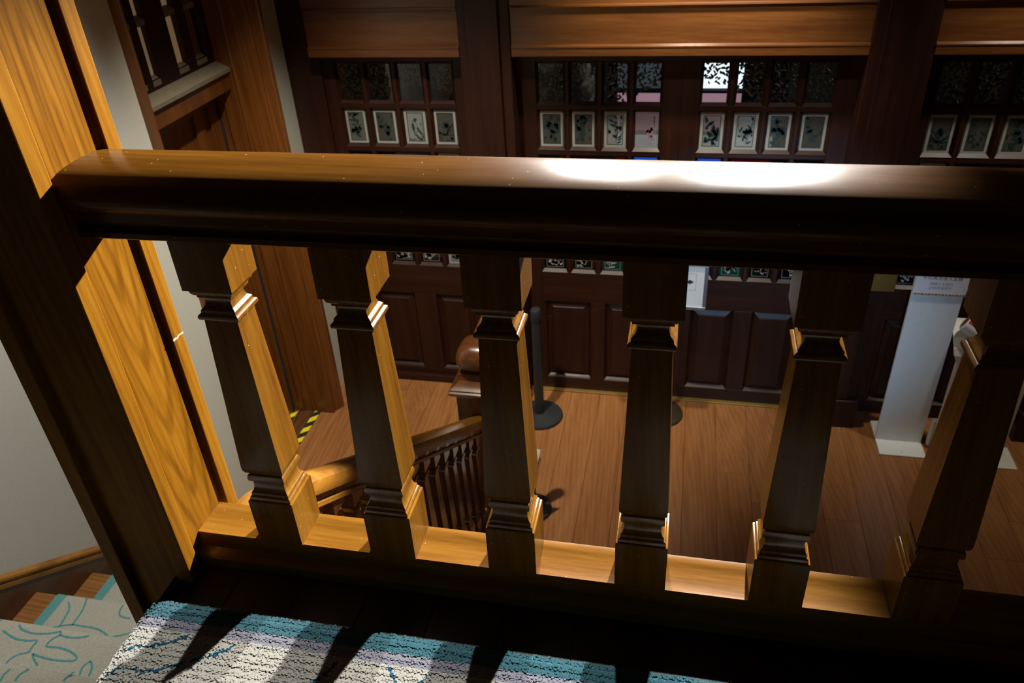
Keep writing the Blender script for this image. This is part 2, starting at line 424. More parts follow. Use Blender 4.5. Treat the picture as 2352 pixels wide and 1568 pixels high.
# ------------------------------------------------------------------ glazed doors
ROWS = [(0.290, 0.050), (0.024, -0.213), (-0.240, -0.480), (-0.508, -0.750), (-0.778, -1.020)]
G_clear = glass('clear_old_glass', (0.82, 0.84, 0.83), 0.96, (0.1, 0.1, 0.1), 0.05)
G_grey = glass('grey_etched_glass', (0.62, 0.60, 0.54), 0.62, (0.26, 0.25, 0.22), 0.12)
G_pale = glass('pale_etched_glass', (0.8, 0.82, 0.8), 0.35, (0.50, 0.54, 0.52), 0.12)
G_mid = glass('smoky_etched_glass', (0.7, 0.69, 0.66), 0.5, (0.36, 0.36, 0.33), 0.12)
G_blue = glass('blue_glass', (0.16, 0.34, 0.88), 0.80, (0.02, 0.05, 0.22), 0.06)
G_navy = glass('navy_glass', (0.03, 0.05, 0.20), 0.8, (0.006, 0.010, 0.035), 0.06)
G_ruby = glass('ruby_glass', (0.30, 0.02, 0.03), 0.75, (0.045, 0.004, 0.006), 0.06)
G_teal = glass('teal_glass', (0.03, 0.60, 0.50), 0.8, (0.01, 0.11, 0.09), 0.06)
G_green = glass('green_glass', (0.03, 0.22, 0.09), 0.8, (0.008, 0.045, 0.02), 0.06)
G_smoke = glass('black_glass', (0.06, 0.07, 0.09), 0.7, (0.008, 0.008, 0.01), 0.06)

def etching(name, w, h, seed, margin, style, pal_line, pal_draw):
    """flat drawing on a pane in local x,z (origin pane centre), facing -y. mats: 0 margin 1 line 2 drawing"""
    rnd = random.Random(seed)
    V = []; F = []; MI = []
    def poly(pts, y, mi):
        n = len(V); V.extend([(a, y, b) for a, b in pts]); F.append(tuple(range(n, n+len(pts)))); MI.append(mi)
    def frame(x0, x1, z0, z1, t, y, mi):
        poly([(x0, z0), (x1, z0), (x1, z0+t), (x0, z0+t)], y, mi)
        poly([(x0, z1-t), (x1, z1-t), (x1, z1), (x0, z1)], y, mi)
        poly([(x0, z0+t), (x0+t, z0+t), (x0+t, z1-t), (x0, z1-t)], y, mi)
        poly([(x1-t, z0+t), (x1, z0+t), (x1, z1-t), (x1-t, z1-t)], y, mi)
    X, Z = w/2, h/2
    if margin > 0: frame(-X, X, -Z, Z, margin, -0.0004, 0)
    lm = margin if margin > 0 else 0.012
    frame(-X+lm, X-lm, -Z+lm, Z-lm, 0.0042 if margin > 0 else 0.0016, -0.0008, 1)
    def stroke(pts, t0, t1):
        for i in range(len(pts)-1):
            (a, b), (c, d) = pts[i], pts[i+1]
            dx, dz = c-a, d-b; l = math.hypot(dx, dz) or 1e-6
            ta = t0+(t1-t0)*i/(len(pts)-1); tb = t0+(t1-t0)*(i+1)/(len(pts)-1)
            nx, nz = -dz/l, dx/l
            poly([(a-nx*ta, b-nz*ta), (a+nx*ta, b+nz*ta), (c+nx*tb, d+nz*tb), (c-nx*tb, d-nz*tb)], -0.0008, 2)
    lim = (X-lm-0.008, Z-lm-0.008)
    def cl(p): return (max(-lim[0], min(lim[0], p[0]*1.22)), max(-lim[1], min(lim[1], p[1]*1.22)))
    def leaf(x, z, ang, ln, wd):
        pts = []
        for k in range(8):
            t = k/8*2*math.pi
            u = ln*(0.5+0.5*math.cos(t)); v = wd*math.sin(t)*(1-0.35*math.cos(t))
            pts.append(cl((x+u*math.cos(ang)-v*math.sin(ang), z+u*math.sin(ang)+v*math.cos(ang))))
        poly(pts, -0.0009, 2)
    def blossom(x, z, r):
        for k in range(6):
            a = k*math.pi/3+rnd.random()
            leaf(x, z, a, r, r*0.36)
    if style == 'bird':
        # songbird on a branch above flowers
        body = [(-0.012, 0.030), (-0.020, 0.012), (-0.018, -0.012), (-0.006, -0.028), (0.008, -0.024), (0.010, 0.0), (0.002, 0.024)]
        stroke([cl(p) for p in body+[body[0]]], 0.0012, 0.0012)
        leaf(-0.008, 0.034, 0.3, 0.018, 0.008); leaf(-0.014, 0.02, -1.5, 0.05, 0.006)
        leaf(0.004, 0.0, -1.0, 0.06, 0.005)
        for k in range(7): leaf(-0.01+0.006*k, -0.03-0.006*k, -0.9+rnd.uniform(-.3, .3), 0.018, 0.003)
        stroke([cl((0.045, -0.09)), cl((0.035, -0.02)), cl((0.05, 0.04)), cl((0.035, 0.10))], 0.0016, 0.0008)
        for k in range(16): leaf(0.030+rnd.uniform(0, 0.025), rnd.uniform(-0.06, 0.10), rnd.uniform(0, 6.28), 0.014, 0.0028)
        for k in range(30): leaf(rnd.uniform(-0.05, 0.055), rnd.uniform(-0.098, -0.055), rnd.uniform(0, 6.28), 0.016, 0.0022)
        for k in range(4):
            cx, cz = -0.045+0.022*k, -0.065-0.01*(k % 2)
            ring = [cl((cx+0.011*math.cos(t*0.8), cz+0.011*math.sin(t*0.8))) for t in range(9)]
            stroke(ring, 0.0007, 0.0007)
    elif style == 'tree':
        x, z = rnd.uniform(-.01, .02), -lim[1]*0.85
        tr = [(x, z)]
        for k in range(5): x += rnd.uniform(-.014, .014); z += h*0.11; tr.append(cl((x, z)))
        stroke(tr, 0.012, 0.004)
        for k in range(44):
            leaf(x+rnd.gauss(0, .024), z+rnd.gauss(-0.01, .032), rnd.uniform(0, 6.28), rnd.uniform(.012, .026), .006)
    elif style == 'flower':
        for s in range(3):
            x, z = rnd.uniform(-.015, .015), -lim[1]*rnd.uniform(.6, .95)
            a = rnd.uniform(1.2, 1.9); pts = [(x, z)]
            for k in range(7):
                x += 0.019*math.cos(a); z += 0.019*math.sin(a); a += rnd.uniform(-.3, .3)
                pts.append(cl((x, z)))
                if rnd.random() < 0.8: leaf(*cl((x, z)), a+rnd.choice((-1, 1))*rnd.uniform(.6, 1.3), rnd.uniform(.018, .034), .0045)
            stroke(pts, 0.0016, 0.0007)
            blossom(*pts[-1], rnd.uniform(.014, .024))
            blossom(*cl((pts[3][0]+rnd.uniform(-.03, .03), pts[3][1])), rnd.uniform(.010, .018))
    elif style == 'orchid':
        for s in range(9):
            a = math.pi/2+rnd.uniform(-1.25, 1.25); x, z = 0.0, -lim[1]*0.55; pts = [(x, z)]
            bend = -0.22 if a < math.pi/2 else 0.22
            for k in range(8):
                x += 0.014*math.cos(a); z += 0.014*math.sin(a); a += bend*0.8
                pts.append(cl((x, z)))
            stroke(pts, 0.0040, 0.0006)
        for k in range(10): leaf(rnd.uniform(-.03, .03), -lim[1]*rnd.uniform(.5, .9), rnd.uniform(0, 6.28), .02, .005)
        blossom(0, lim[1]*0.1, .022)
    elif style == 'clump':
        for k in range(26): leaf(rnd.gauss(0, .017), rnd.gauss(0.0, .030), rnd.uniform(0, 6.28), rnd.uniform(.014, .03), .008)
        stroke([cl((0, 0)), cl((.012, -.04)), cl((.006, -.085))], .0022, .001)
        for k in range(5): stroke([cl((-lim[0]*.75, lim[1]*(.9-.11*k))), cl((-lim[0]*.62, lim[1]*(.88-.11*k)))], .0014, .0014)
    elif style == 'basket':
        for k in range(22): leaf(rnd.gauss(0, .018), -h*0.18+rnd.gauss(0, .012), rnd.uniform(0, 6.28), .022, .008)
        blossom(0, -h*0.02, .02)
    me = mesh(name, V, F, False, mats=MI)
    return me

def glazing_bead(name, x0, x1, z0, z1, y, mat):
    t = 0.014; d = 0.018
    o = [(x0, y-0.003, z0), (x1, y-0.003, z0), (x1, y-0.003, z1), (x0, y-0.003, z1)]
    i = [(x0+t, y+d, z0+t*1.25), (x1-t, y+d, z0+t*1.25), (x1-t, y+d, z1-t), (x0+t, y+d, z1-t)]
    b = [(x0, y+d, z0), (x1, y+d, z0), (x1, y+d, z1), (x0, y+d, z1)]
    V = o+i+b
    F = []
    for k in range(4):
        j = (k+1) % 4
        F += [(k, j, 4+j, 4+k), (k, j, 8+j, 8+k)]
    return mk(name, V, F, mat)

def raised_panel(name, x0, x1, z0, z1, y, mat):
    """recessed moulding and raised field, front plane y"""
    rings = [(0.0, 0.0), (0.006, 0.012), (0.016, 0.024), (0.045, 0.012), (0.050, 0.008)]
    V = []; F = []
    for ins, dep in rings:
        V += [(x0+ins, y+dep, z0+ins), (x1-ins, y+dep, z0+ins), (x1-ins, y+dep, z1-ins), (x0+ins, y+dep, z1-ins)]
    for k in range(len(rings)-1):
        for i in range(4):
            j = (i+1) % 4
            F.append((4*k+i, 4*k+j, 4*k+4+j, 4*k+4+i))
    n = 4*(len(rings)-1)
    F.append((n, n+1, n+2, n+3))
    n0 = len(V)
    V += [(x0, y+0.04, z0), (x1, y+0.04, z0), (x1, y+0.04, z1), (x0, y+0.04, z1)]
    for i in range(4):
        j = (i+1) % 4; F.append((i, j, n0+j, n0+i))
    F.append((n0+3, n0+2, n0+1, n0))
    return mk(name, V, F, mat)

E_light = [M_frost, M_etchdark, M_etchdark]
E_pale = [M_frost, M_etchpale, M_etchpale]
E_mauve = [M_frost, M_etchpale, M_etchmauve]
SEED = [100]
def glazed_door(name, x0, x1, cols, panels, spec, y=YD, label=None):
    d = empty(name, ((x0+x1)/2, y, ZF)); tag(d, kind='structure')
    T = 0.045
    zt = 0.45
    def bx(n, a, b, c, e, mat, bev=0.002, yy=0.0, tt=T): kid(box(n, a, b, y+yy, y+yy+tt, c, e, mat, None, bev), d)
    bx('stile', x0, cols[0][0], ZF+0.012, zt, M_mah_z); bx('stile', cols[-1][1], x1, ZF+0.012, zt, M_mah_z)
    xa, xb = cols[0][0], cols[-1][1]
    bx('top_rail', xa, xb, ROWS[0][0], zt, M_mah_x)
    bx('lock_rail', xa, xb, -1.236, ROWS[-1][1], M_mah_x)
    bx('bottom_rail', xa, xb, ZF+0.012, -1.845, M_mah_x)
    # panels below
    px = [xa]+[v for p in panels for v in p]+[xb]
    for k in range(0, len(px), 2):
        if px[k+1]-px[k] > 0.004: bx('panel_stile', px[k], px[k+1], -1.845, -1.236, M_mah_z)
    for a, b in panels: kid(raised_panel('door_panel', a, b, -1.845, -1.236, y, M_mah_z), d)
    for r in range(4): bx('muntin', xa, xb, ROWS[r+1][0], ROWS[r][1], M_mah_x, 0.002, 0.0, 0.03)
    for r, (za, zb) in enumerate(ROWS):
        cells = spec[r]
        k = 0; edges = []
        for width, gmat, style, pal in cells:
            a, b = cols[k][0], cols[k+width-1][1]
            if k > 0: bx('muntin', cols[k-1][1], a, zb, za, M_mah_z, 0.002, 0.0005, 0.03)
            k += width
            kid(glazing_bead('glazing_bead', a, b, zb, za, y, M_mah_x), d)
            w, h = b-a-0.02, za-zb-0.02
            c = Vector(((a+b)/2, y+0.019, (za+zb)/2))
            p = link('pane', boxmesh('pane', -w/2, w/2, 0.0, 0.003, -h/2, h/2), gmat, None, c)
            adopt(p, d)
            if style:
                SEED[0] += 1
                mg = 0.014 if pal is E_light else 0.0
                me = etching('etching', w-0.012, h-0.012, SEED[0], mg, style, None, None)
                e = link('etching', me, pal, p, (0, -0.0005, 0.001))
    return d

C = (1, G_clear, None, None)
def g(m, s, p=E_light): return (1, m, s, p)
colsL = [(-0.845, -0.680), (-0.659, -0.499), (-0.474, -0.321), (-0.297, -0.139)]
colsR = [(0.061, 0.217), (0.241, 0.398), (0.420, 0.572), (0.596, 0.758)]
colsA = [(-2.045, -1.888), (-1.864, -1.696), (-1.672, -1.508), (-1.484, -1.322)]
colsB = [(1.236, 1.394), (1.418, 1.576), (1.600, 1.758), (1.782, 1.940)]
glazed_door('door_1', -0.952, -0.0345, colsL, [(-0.830, -0.532), (-0.440, -0.145)], [
    [C]*4,
    [g(G_grey, 'clump'), g(G_grey, 'tree'), g(G_pale, 'flower'), (1, G_mid, 'flower', E_mauve)],
    [(1, G_navy, 'flower', E_pale), (2, G_ruby, 'none', E_pale), (1, G_blue, 'flower', [M_frost, M_etchpale, M_ink])],
    [(1, G_green, 'flower', E_pale), (2, G_ruby, 'none', E_pale), (1, G_teal, 'flower', E_pale)],
    [(1, G_navy, 'basket', E_pale), (1, G_green, 'basket', E_pale), (1, G_teal, 'flower', E_pale), (1, G_blue, 'flower', E_pale)]])
glazed_door('door_2', -0.0345, 0.866, colsR, [(0.105, 0.370), (0.480, 0.745)], [
    [C]*4,
    [g(G_mid, 'clump', E_light), g(G_pale, 'flower'), g(G_grey, 'clump'), g(G_grey, 'flower')],
    [(1, G_blue, 'basket', E_pale), (2, G_ruby, 'none', E_pale), (1, G_navy, 'flower', E_pale)],
    [(1, G_teal, 'flower', E_pale), (2, G_ruby, 'none', E_pale), (1, G_green, 'flower', E_pale)],
    [(1, G_blue, 'flower', E_pale), (1, G_teal, 'basket', E_pale), (1, G_green, 'basket', E_mauve), (1, G_navy, 'flower', E_pale)]])
glazed_door('door_3', -2.13, -1.215, colsA, [(-2.02, -1.735), (-1.585, -1.32)], [
    [C]*4,
    [g(G_mid, 'flower', E_light), g(G_grey, 'flower'), g(G_pale, 'bird'), g(G_grey, 'orchid')],
    [(1, G_teal, 'none', E_pale), (2, G_smoke, 'none', E_pale), (1, G_pale, 'flower', E_light)],
    [(1, G_green, 'flower', E_pale), (2, G_smoke, 'none', E_pale), (1, G_ruby, 'flower', E_pale)],
    [(1, G_blue, 'flower', E_pale), (1, G_smoke, 'orchid', E_pale), (1, G_ruby, 'basket', E_pale), (1, G_pale, 'basket', E_light)]])
glazed_door('door_4', 1.145, 2.11, colsB, [(1.26, 1.53), (1.65, 1.92)], [
    [C]*4,
    [g(G_grey, 'orchid'), g(G_grey, 'flower'), g(G_grey, 'flower'), g(G_mid, 'flower')],
    [(1, G_mid, 'flower', E_light), (2, G_navy, 'none', E_pale), (1, G_green, 'flower', E_pale)],
    [(1, G_green, 'flower', E_pale), (2, G_navy, 'none', E_pale), (1, G_navy, 'flower', E_pale)],
    [(1, G_navy, 'flower', E_pale), (1, G_green, 'basket', E_pale), (1, G_ruby, 'basket', E_pale), (1, G_navy, 'flower', E_pale)]])

# ------------------------------------------------------------------ room beyond the glazed doors
tag(box('floor_back_room', -2.6, 3.2, 3.36, 7.2, ZF-0.06, ZF, plain('back_room_floor', (0.25, 0.2, 0.17), 0.5)), kind='structure')
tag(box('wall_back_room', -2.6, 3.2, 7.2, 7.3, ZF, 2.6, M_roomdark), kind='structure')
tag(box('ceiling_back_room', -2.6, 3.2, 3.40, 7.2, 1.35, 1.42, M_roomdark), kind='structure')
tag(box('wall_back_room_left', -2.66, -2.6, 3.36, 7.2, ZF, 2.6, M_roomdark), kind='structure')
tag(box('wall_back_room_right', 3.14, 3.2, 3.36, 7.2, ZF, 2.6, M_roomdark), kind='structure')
win = empty('window_1', (-0.05, 6.0, ZF)); tag(win, kind='structure')
M_day = emit('daylight_pane', (0.78, 0.90, 1.0), 2.2)
M_daylow = emit('daylight_pane_low', (0.66, 0.78, 0.9), 1.1)
M_dim = emit('shaded_pane', (0.5, 0.6, 0.75), 0.10)
M_pink = emit('sunlit_pink_wall_outside', (0.62, 0.34, 0.44), 0.75)
for (a, b, c, e, mm, nm) in ((-0.62, -0.10, -0.60, 0.25, M_dim, 'pane'), (0.10, 0.45, -0.60, 0.25, M_day, 'pane'), (-0.62, 0.45, -0.98, -0.625, M_pink, 'pane'), (-0.62, 0.75, -1.93, -1.0, M_daylow, 'pane')):
    kid(box(nm, a, b, 5.99, 6.0, c, e, mm), win)
for (a, b, c, e) in ((-0.70, -0.62, ZF, 0.35), (0.75, 0.83, ZF, 0.35), (-0.10, 0.10, -0.60, 0.25), (0.45, 0.75, -0.98, 0.25)):
    kid(box('window_frame', a, b, 5.96, 6.02, c, e, M_roomdark, None, 0.004), win)
for c in (-1.0, -0.625, 0.25):
    kid(box('window_frame', -0.62, 0.75, 5.965, 6.015, c-0.012, c+0.012, M_roomdark), win)

def carved_frieze():
    rnd = random.Random(11)
    V = []; F = []
    def leaf(cx, cz, ang, ln, wd, y):
        n = len(V)
        ca, sa = math.cos(ang), math.sin(ang)
        prof = [(-1, 0), (-0.45, 0.8), (0.25, 0.75), (1, 0), (0.25, -0.75), (-0.45, -0.8)]
        V.append((cx, y-0.014, cz))
        for u, v in prof:
            uu, vv = u*ln, v*wd + 0.35*u*u*wd
            V.append((cx+uu*ca-vv*sa, y, cz+uu*sa+vv*ca))
        for k in range(6): F.append((n, n+1+k, n+1+(k+1) % 6))
        F.append(tuple(n+6-k for k in range(6)))
    def low(x):     # lower outline of the frieze
        d = abs(x-0.02)
        a = max(0.0, min(1.0, (d-0.16)/0.45))
        e = 0.5+0.5*math.cos((x+1.55)*2*math.pi/1.3)
        return 0.16-0.20*a if x > -1.1 and x < 1.2 else 0.14-0.26*(1-e)*0.9
    x = -2.2
    while x < 2.2:
        zl = low(x)
        z = zl
        while z < 0.45:
            if rnd.random() < 0.93:
                leaf(x+rnd.uniform(-.014, .014), z+rnd.uniform(-.010, .010), rnd.uniform(0, 6.28), rnd.uniform(.010, .019), rnd.uniform(.0055, .0095), 3.372+rnd.uniform(-.008, .008))
            z += 0.0185
        x += 0.0185
    me = mesh('carved_frieze', V, F, False)
    o = link('carved_frieze', me, M_gilt)
    tag(o, 'dull gilt openwork frieze of carved leaves hanging behind the top door panes', 'carving')
    # thin rail that carries the carving
    b = box('frieze_rail', -2.25, 2.25, 3.362, 3.385, 0.43, 0.47, M_roomdark)
    adopt(b, o)
carved_frieze()

# ------------------------------------------------------------------ side door in the left wall
def side_door():
    d = empty('door_5', (XL, 2.35, ZF)); tag(d, kind='structure')
    xd = -2.56
    def bx(n, x0, x1, y0, y1, z0, z1, mat=M_side_z, bev=0.003): return kid(box(n, x0, x1, y0, y1, z0, z1, mat, None, bev), d)
    # jambs and moulded casing
    bx('jamb', xd-0.05, -2.331, 2.80, 2.824, ZF, 1.35); bx('jamb', xd-0.05, -2.331, 1.876, 1.90, ZF, 1.35)
    cas = [(0.0, 0.0), (0.0, 0.072), (0.020, 0.080), (0.045, 0.075), (0.060, 0.088), (0.085, 0.104), (0.105, 0.098), (0.112, 0.110), (0.150, 0.112), (0.158, 0.100), (0.165, 0.0)]
    kid(sweep('casing', [(u*0.66, v) for u, v in cas], (XL, 2.80, ZF), (XL, 2.80, 1.52), (0, 1, 0), (1, 0, 0), M_side_z, None, True, 30), d)
    kid(sweep('casing', [(u*0.2, v*0.45) for u, v in cas], (XL, 1.905, ZF), (XL, 1.905, 1.52), (0, -1, 0), (1, 0, 0), M_side_z, None, True, 30), d)
    bx('gap_shade_strip', -2.566, -2.544, 2.782, 2.799, ZF+0.01, 0.27, M_black, 0)  # black strip added as the shade in the gap beside the leaf
    bx('jamb_stop', -2.500, -2.470, 2.786, 2.80, ZF+0.004, 0.36); bx('jamb_bead', -2.405, -2.390, 2.790, 2.80, ZF+0.004, 1.34)
    bx('head_casing', XL, -2.235, 1.87, 2.91, 1.52, 1.66)
    # transom bar with a dusty sloping ledge
    V = [(-2.42, 1.90, 0.385), (-2.42, 2.80, 0.385), (-2.50, 2.80, 0.420), (-2.50, 1.90, 0.420), (-2.42, 1.90, 0.366), (-2.42, 2.80, 0.366), (-2.50, 2.80, 0.366), (-2.50, 1.90, 0.366)]
    kid(mk('transom_ledge', V, [(0,1,2,3),(7,6,5,4),(0,4,5,1),(1,5,6,2),(2,6,7,3),(3,7,4,0)], M_dust), d)
    bx('transom_bar', xd, -2.44, 1.90, 2.80, 0.27, 0.37)
    # transom light: bars and panes
    gx = -2.515
    bx('transom_rail', gx-0.03, gx+0.02, 1.90, 2.80, 0.40, 0.465, M_mah_z)
    ys = [(1.98, 2.06), (2.10, 2.18), (2.232, 2.295), (2.462, 2.548), (2.628, 2.725)]
    prev = 1.90
    for a, b in ys:
        bx('transom_bar_upright', gx-0.02, gx+0.022, prev, a, 0.465, 1.35, M_mah_z); prev = b
    bx('transom_bar_upright', gx-0.02, gx+0.022, prev, 2.80, 0.465, 1.35, M_mah_z)
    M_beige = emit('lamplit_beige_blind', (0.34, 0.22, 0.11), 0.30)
    M_brown = plain('brown_blind', (0.16, 0.08, 0.035), 0.6)
    for k, (a, b) in enumerate(ys):
        for (c, e) in ((0.465, 0.705), (0.735, 0.975), (1.005, 1.30)):
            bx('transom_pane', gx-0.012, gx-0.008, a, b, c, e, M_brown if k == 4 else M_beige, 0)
            V = [(gx+0.022, a, c-0.006), (gx+0.022, b, c-0.006), (gx-0.008, b, c+0.014), (gx-0.008, a, c+0.014), (gx-0.008, a, c-0.03), (gx-0.008, b, c-0.03), (gx+0.022, b, c-0.03), (gx+0.022, a, c-0.03)]
            kid(mk('glazing_bead', V, [(0,1,2,3),(3,2,5,4),(4,5,6,7),(7,6,1,0),(0,3,4,7),(1,6,5,2)], M_dust), d)
    # leaf
    leaf = bx('door_leaf', xd-0.045, xd-0.008, 1.905, 2.785, ZF+0.01, 0.272)
    for (a, b, c, e) in ((1.905, 2.02, ZF+.01, .272), (2.55, 2.632, ZF+.01, .272), (2.70, 2.785, ZF+.01, .272), (2.02, 2.55, .20, .272), (2.02, 2.55, -.75, -.62), (2.02, 2.55, ZF+.01, ZF+.20), (2.632, 2.70, .20, .272)):
        adopt(box('leaf_frame', xd-0.010, xd+0.010, a, b, c, e, M_side_z, None, 0.004), leaf)
    for c in (0.05, -0.55, -1.62):
        h = lathe('hinge', [(0.009, -0.05), (0.009, 0.05)], (xd+0.012, 2.790, c), M_black, None, 12); adopt(h, d)
    bx('door_sill', -2.56, -2.36, 1.90, 2.80, ZF, ZF+0.004, wood('worn_sill', (0.05, 0.02, 0.008), (0.10, 0.04, 0.015), (0.15, 0.06, 0.02), axis='y'), 0)
side_door()

def tape(name, x0, x1, y0, y1, label):
    V = []; F = []; MI = []
    z = ZF+0.0055 if x0 < -2.36 else ZF+0.0022
    pitch = 0.115; slope = 0.9
    w = x1-x0
    n = int((y1-y0+w*slope)/pitch*2)+2
    def clipseg(a, b):
        # stripe between offsets a,b along y at x0, sheared by slope across the width
        poly = [(x0, a), (x1, a+w*slope), (x1, b+w*slope), (x0, b)]
        def cut(pl, f):
            out = []
            for i in range(len(pl)):
                p, q = pl[i], pl[(i+1) % len(pl)]
                if f(p) >= 0: out.append(p)
                if f(p)*f(q) < 0:
                    t = f(p)/(f(p)-f(q)); out.append((p[0]+(q[0]-p[0])*t, p[1]+(q[1]-p[1])*t))
            return out
        return cut(cut(poly, lambda p: p[1]-y0), lambda p: y1-p[1])
    for k in range(n):
        a = y0-w*slope+k*pitch/2
        pl = clipseg(a, a+pitch/2)
        if len(pl) < 3: continue
        m0 = len(V); V += [(p[0], p[1], z) for p in pl]; F.append(tuple(range(m0, m0+len(pl)))); MI.append(k % 2)
    me = mesh(name, V, F, False, mats=MI)
    o = link(name, me, [M_yellow, M_black])
    md = o.modifiers.new('thickness', 'SOLIDIFY'); md.thickness = 0.0008; md.offset = 0
    tag(o, label, 'floor tape', 'striped tapes at the side door')
tape('hazard_tape', -2.398, -2.352, 1.9, 2.82, 'yellow and black striped floor tape along the hall side of the side door sill')
tape('hazard_tape', -2.556, -2.514, 1.92, 2.78, 'yellow and black striped floor tape on the inner side of the side door sill')

# ------------------------------------------------------------------ stairs going down along the left wall
RISE, RUN, Y0S, Z0S = 0.172, 0.246, 0.430, -0.977
st = empty('stairs', (XL, Y0S, ZF)); tag(st, kind='structure')
XR = -0.96
for k in range(-5, 6):
    z = Z0S+RISE*k; y = Y0S-RUN*k
    xr = XR if y > 0.15 else -1.12
    kid(box('tread', XL+0.001, xr, y-RUN-0.03, y, z-0.03, z, M_tread, None, 0.006), st)
    kid(box('riser', XL+0.001, xr, y-0.035, y-0.020, max(ZF, z-RISE), z-0.028, M_tread), st)
SL = -RISE/RUN
def sloped(name, x0, x1, y0, y1, za, zb, mat):
    """board with sloping edges: za, zb are heights at y = 0"""
    V = [(x0, y0, za+SL*y0), (x1, y0, za+SL*y0), (x1, y1, za+SL*y1), (x0, y1, za+SL*y1), (x0, y0, zb+SL*y0), (x1, y0, zb+SL*y0), (x1, y1, zb+SL*y1), (x0, y1, zb+SL*y1)]
    return mk(name, V, [(0,3,2,1),(4,5,6,7),(0,1,5,4),(1,2,6,5),(2,3,7,6),(3,0,4,7)], mat)
zb0 = -0.800-SL*0.352
kid(sloped('skirting_board', XL, XL+0.012, -1.1, 1.66, zb0-0.42, zb0-0.052, M_skirt), st)
sk = [(0.0, 0.0), (0.018, 0.0), (0.020, 0.020), (0.015, 0.024), (0.017, 0.034), (0.024, 0.040), (0.022, 0.050), (0.010, 0.058), (0.0, 0.060)]
pA = Vector((XL, -1.1, zb0-0.055+SL*-1.1)); pB = Vector((XL, 1.66, zb0-0.055+SL*1.66))
kid(sweep('skirting_moulding', sk, pA, pB, (1, 0, 0), (0, 0, 1), M_skirtm, None, True, 30), st)
kid(sloped('stringer', XR, XR+0.03, 0.07, 2.05, Z0S-0.24-SL*Y0S, Z0S+0.06-SL*Y0S, M_newel), st)

# runner carpet on the stairs
M_carpet = plain('grey_green_carpet', (0.35, 0.34, 0.275), 0.95, spec=0.1, mottle=0.12, scale=160, bump=0.5)
M_tealc = plain('teal_carpet_edge', (0.10, 0.26, 0.25), 0.95, spec=0.1, mottle=0.12, scale=160, bump=0.5)
M_vine = plain('blue_green_carpet_line', (0.07, 0.24, 0.25), 0.95, spec=0.1, mottle=0.15, scale=160)
def runner():
    path = []   # (y,z) outline over the nosings, from top to bottom
    t = 0.009
    for k in range(5, -6, -1):
        z = Z0S+RISE*k; y = Y0S-RUN*k
        path += [(y-RUN-0.010, z+t), (y-0.03, z+t), (y-0.012, z+t*0.95), (y+0.000, z+t*0.5), (y+t*0.8, z-0.006), (y+t*0.7, z-0.022), (y-0.006, z-0.036), (y-0.010, z-0.06), (y-0.010, max(ZF+0.002, z-RISE+t*1.0))]
    xs = [-2.220, -2.178, -1.32, -1.28]
    V = []; F = []; MI = []
    for y, z in path: V += [(x, y, z) for x in xs]
    for y, z in path: V += [(x, y-0.002, z-0.007) for x in xs]
    n = len(path); N0 = n*4
    for i in range(n-1):
        for j in range(3):
            F.append((4*i+j, 4*i+j+1, 4*i+5+j, 4*i+4+j)); MI.append(1 if j != 1 else 0)
        for (j, s) in ((0, 1), (3, -1)):
            F.append((4*i+j, 4*i+4+j, N0+4*i+4+j, N0+4*i+j)); MI.append(1)
    me = mesh('stair_runner', V, F, True, 60, MI)
    o = link('stair_runner', me, [M_carpet, M_tealc])
    tag(o, 'grey-green patterned carpet runner with teal edges laid down the stairs', 'carpet')
    return o
run_o = runner()
def ribbon(pts, z, w, sub=4):
    """smooth flat line through points"""
    P = []
    n = len(pts)
    for i in range(n-1):
        p0 = Vector(pts[max(i-1, 0)]); p1 = Vector(pts[i]); p2 = Vector(pts[i+1]); p3 = Vector(pts[min(i+2, n-1)])
        for s in range(sub):
            t = s/sub
            P.append(0.5*((2*p1)+(-p0+p2)*t+(2*p0-5*p1+4*p2-p3)*t*t+(-p0+3*p1-3*p2+p3)*t*t*t))
    P.append(Vector(pts[-1]))
    V = []; F = []
    for i, p in enumerate(P):
        d = (P[min(i+1, len(P)-1)]-P[max(i-1, 0)]); d.normalize(); nn = Vector((-d.y, d.x))
        ww = w*(0.8+0.4*abs(math.sin(i*1.7)))
        V += [(p.x+nn.x*ww, p.y+nn.y*ww, z), (p.x-nn.x*ww, p.y-nn.y*ww, z)]
        if i: F.append((2*i-2, 2*i-1, 2*i+1, 2*i))
    return V, F
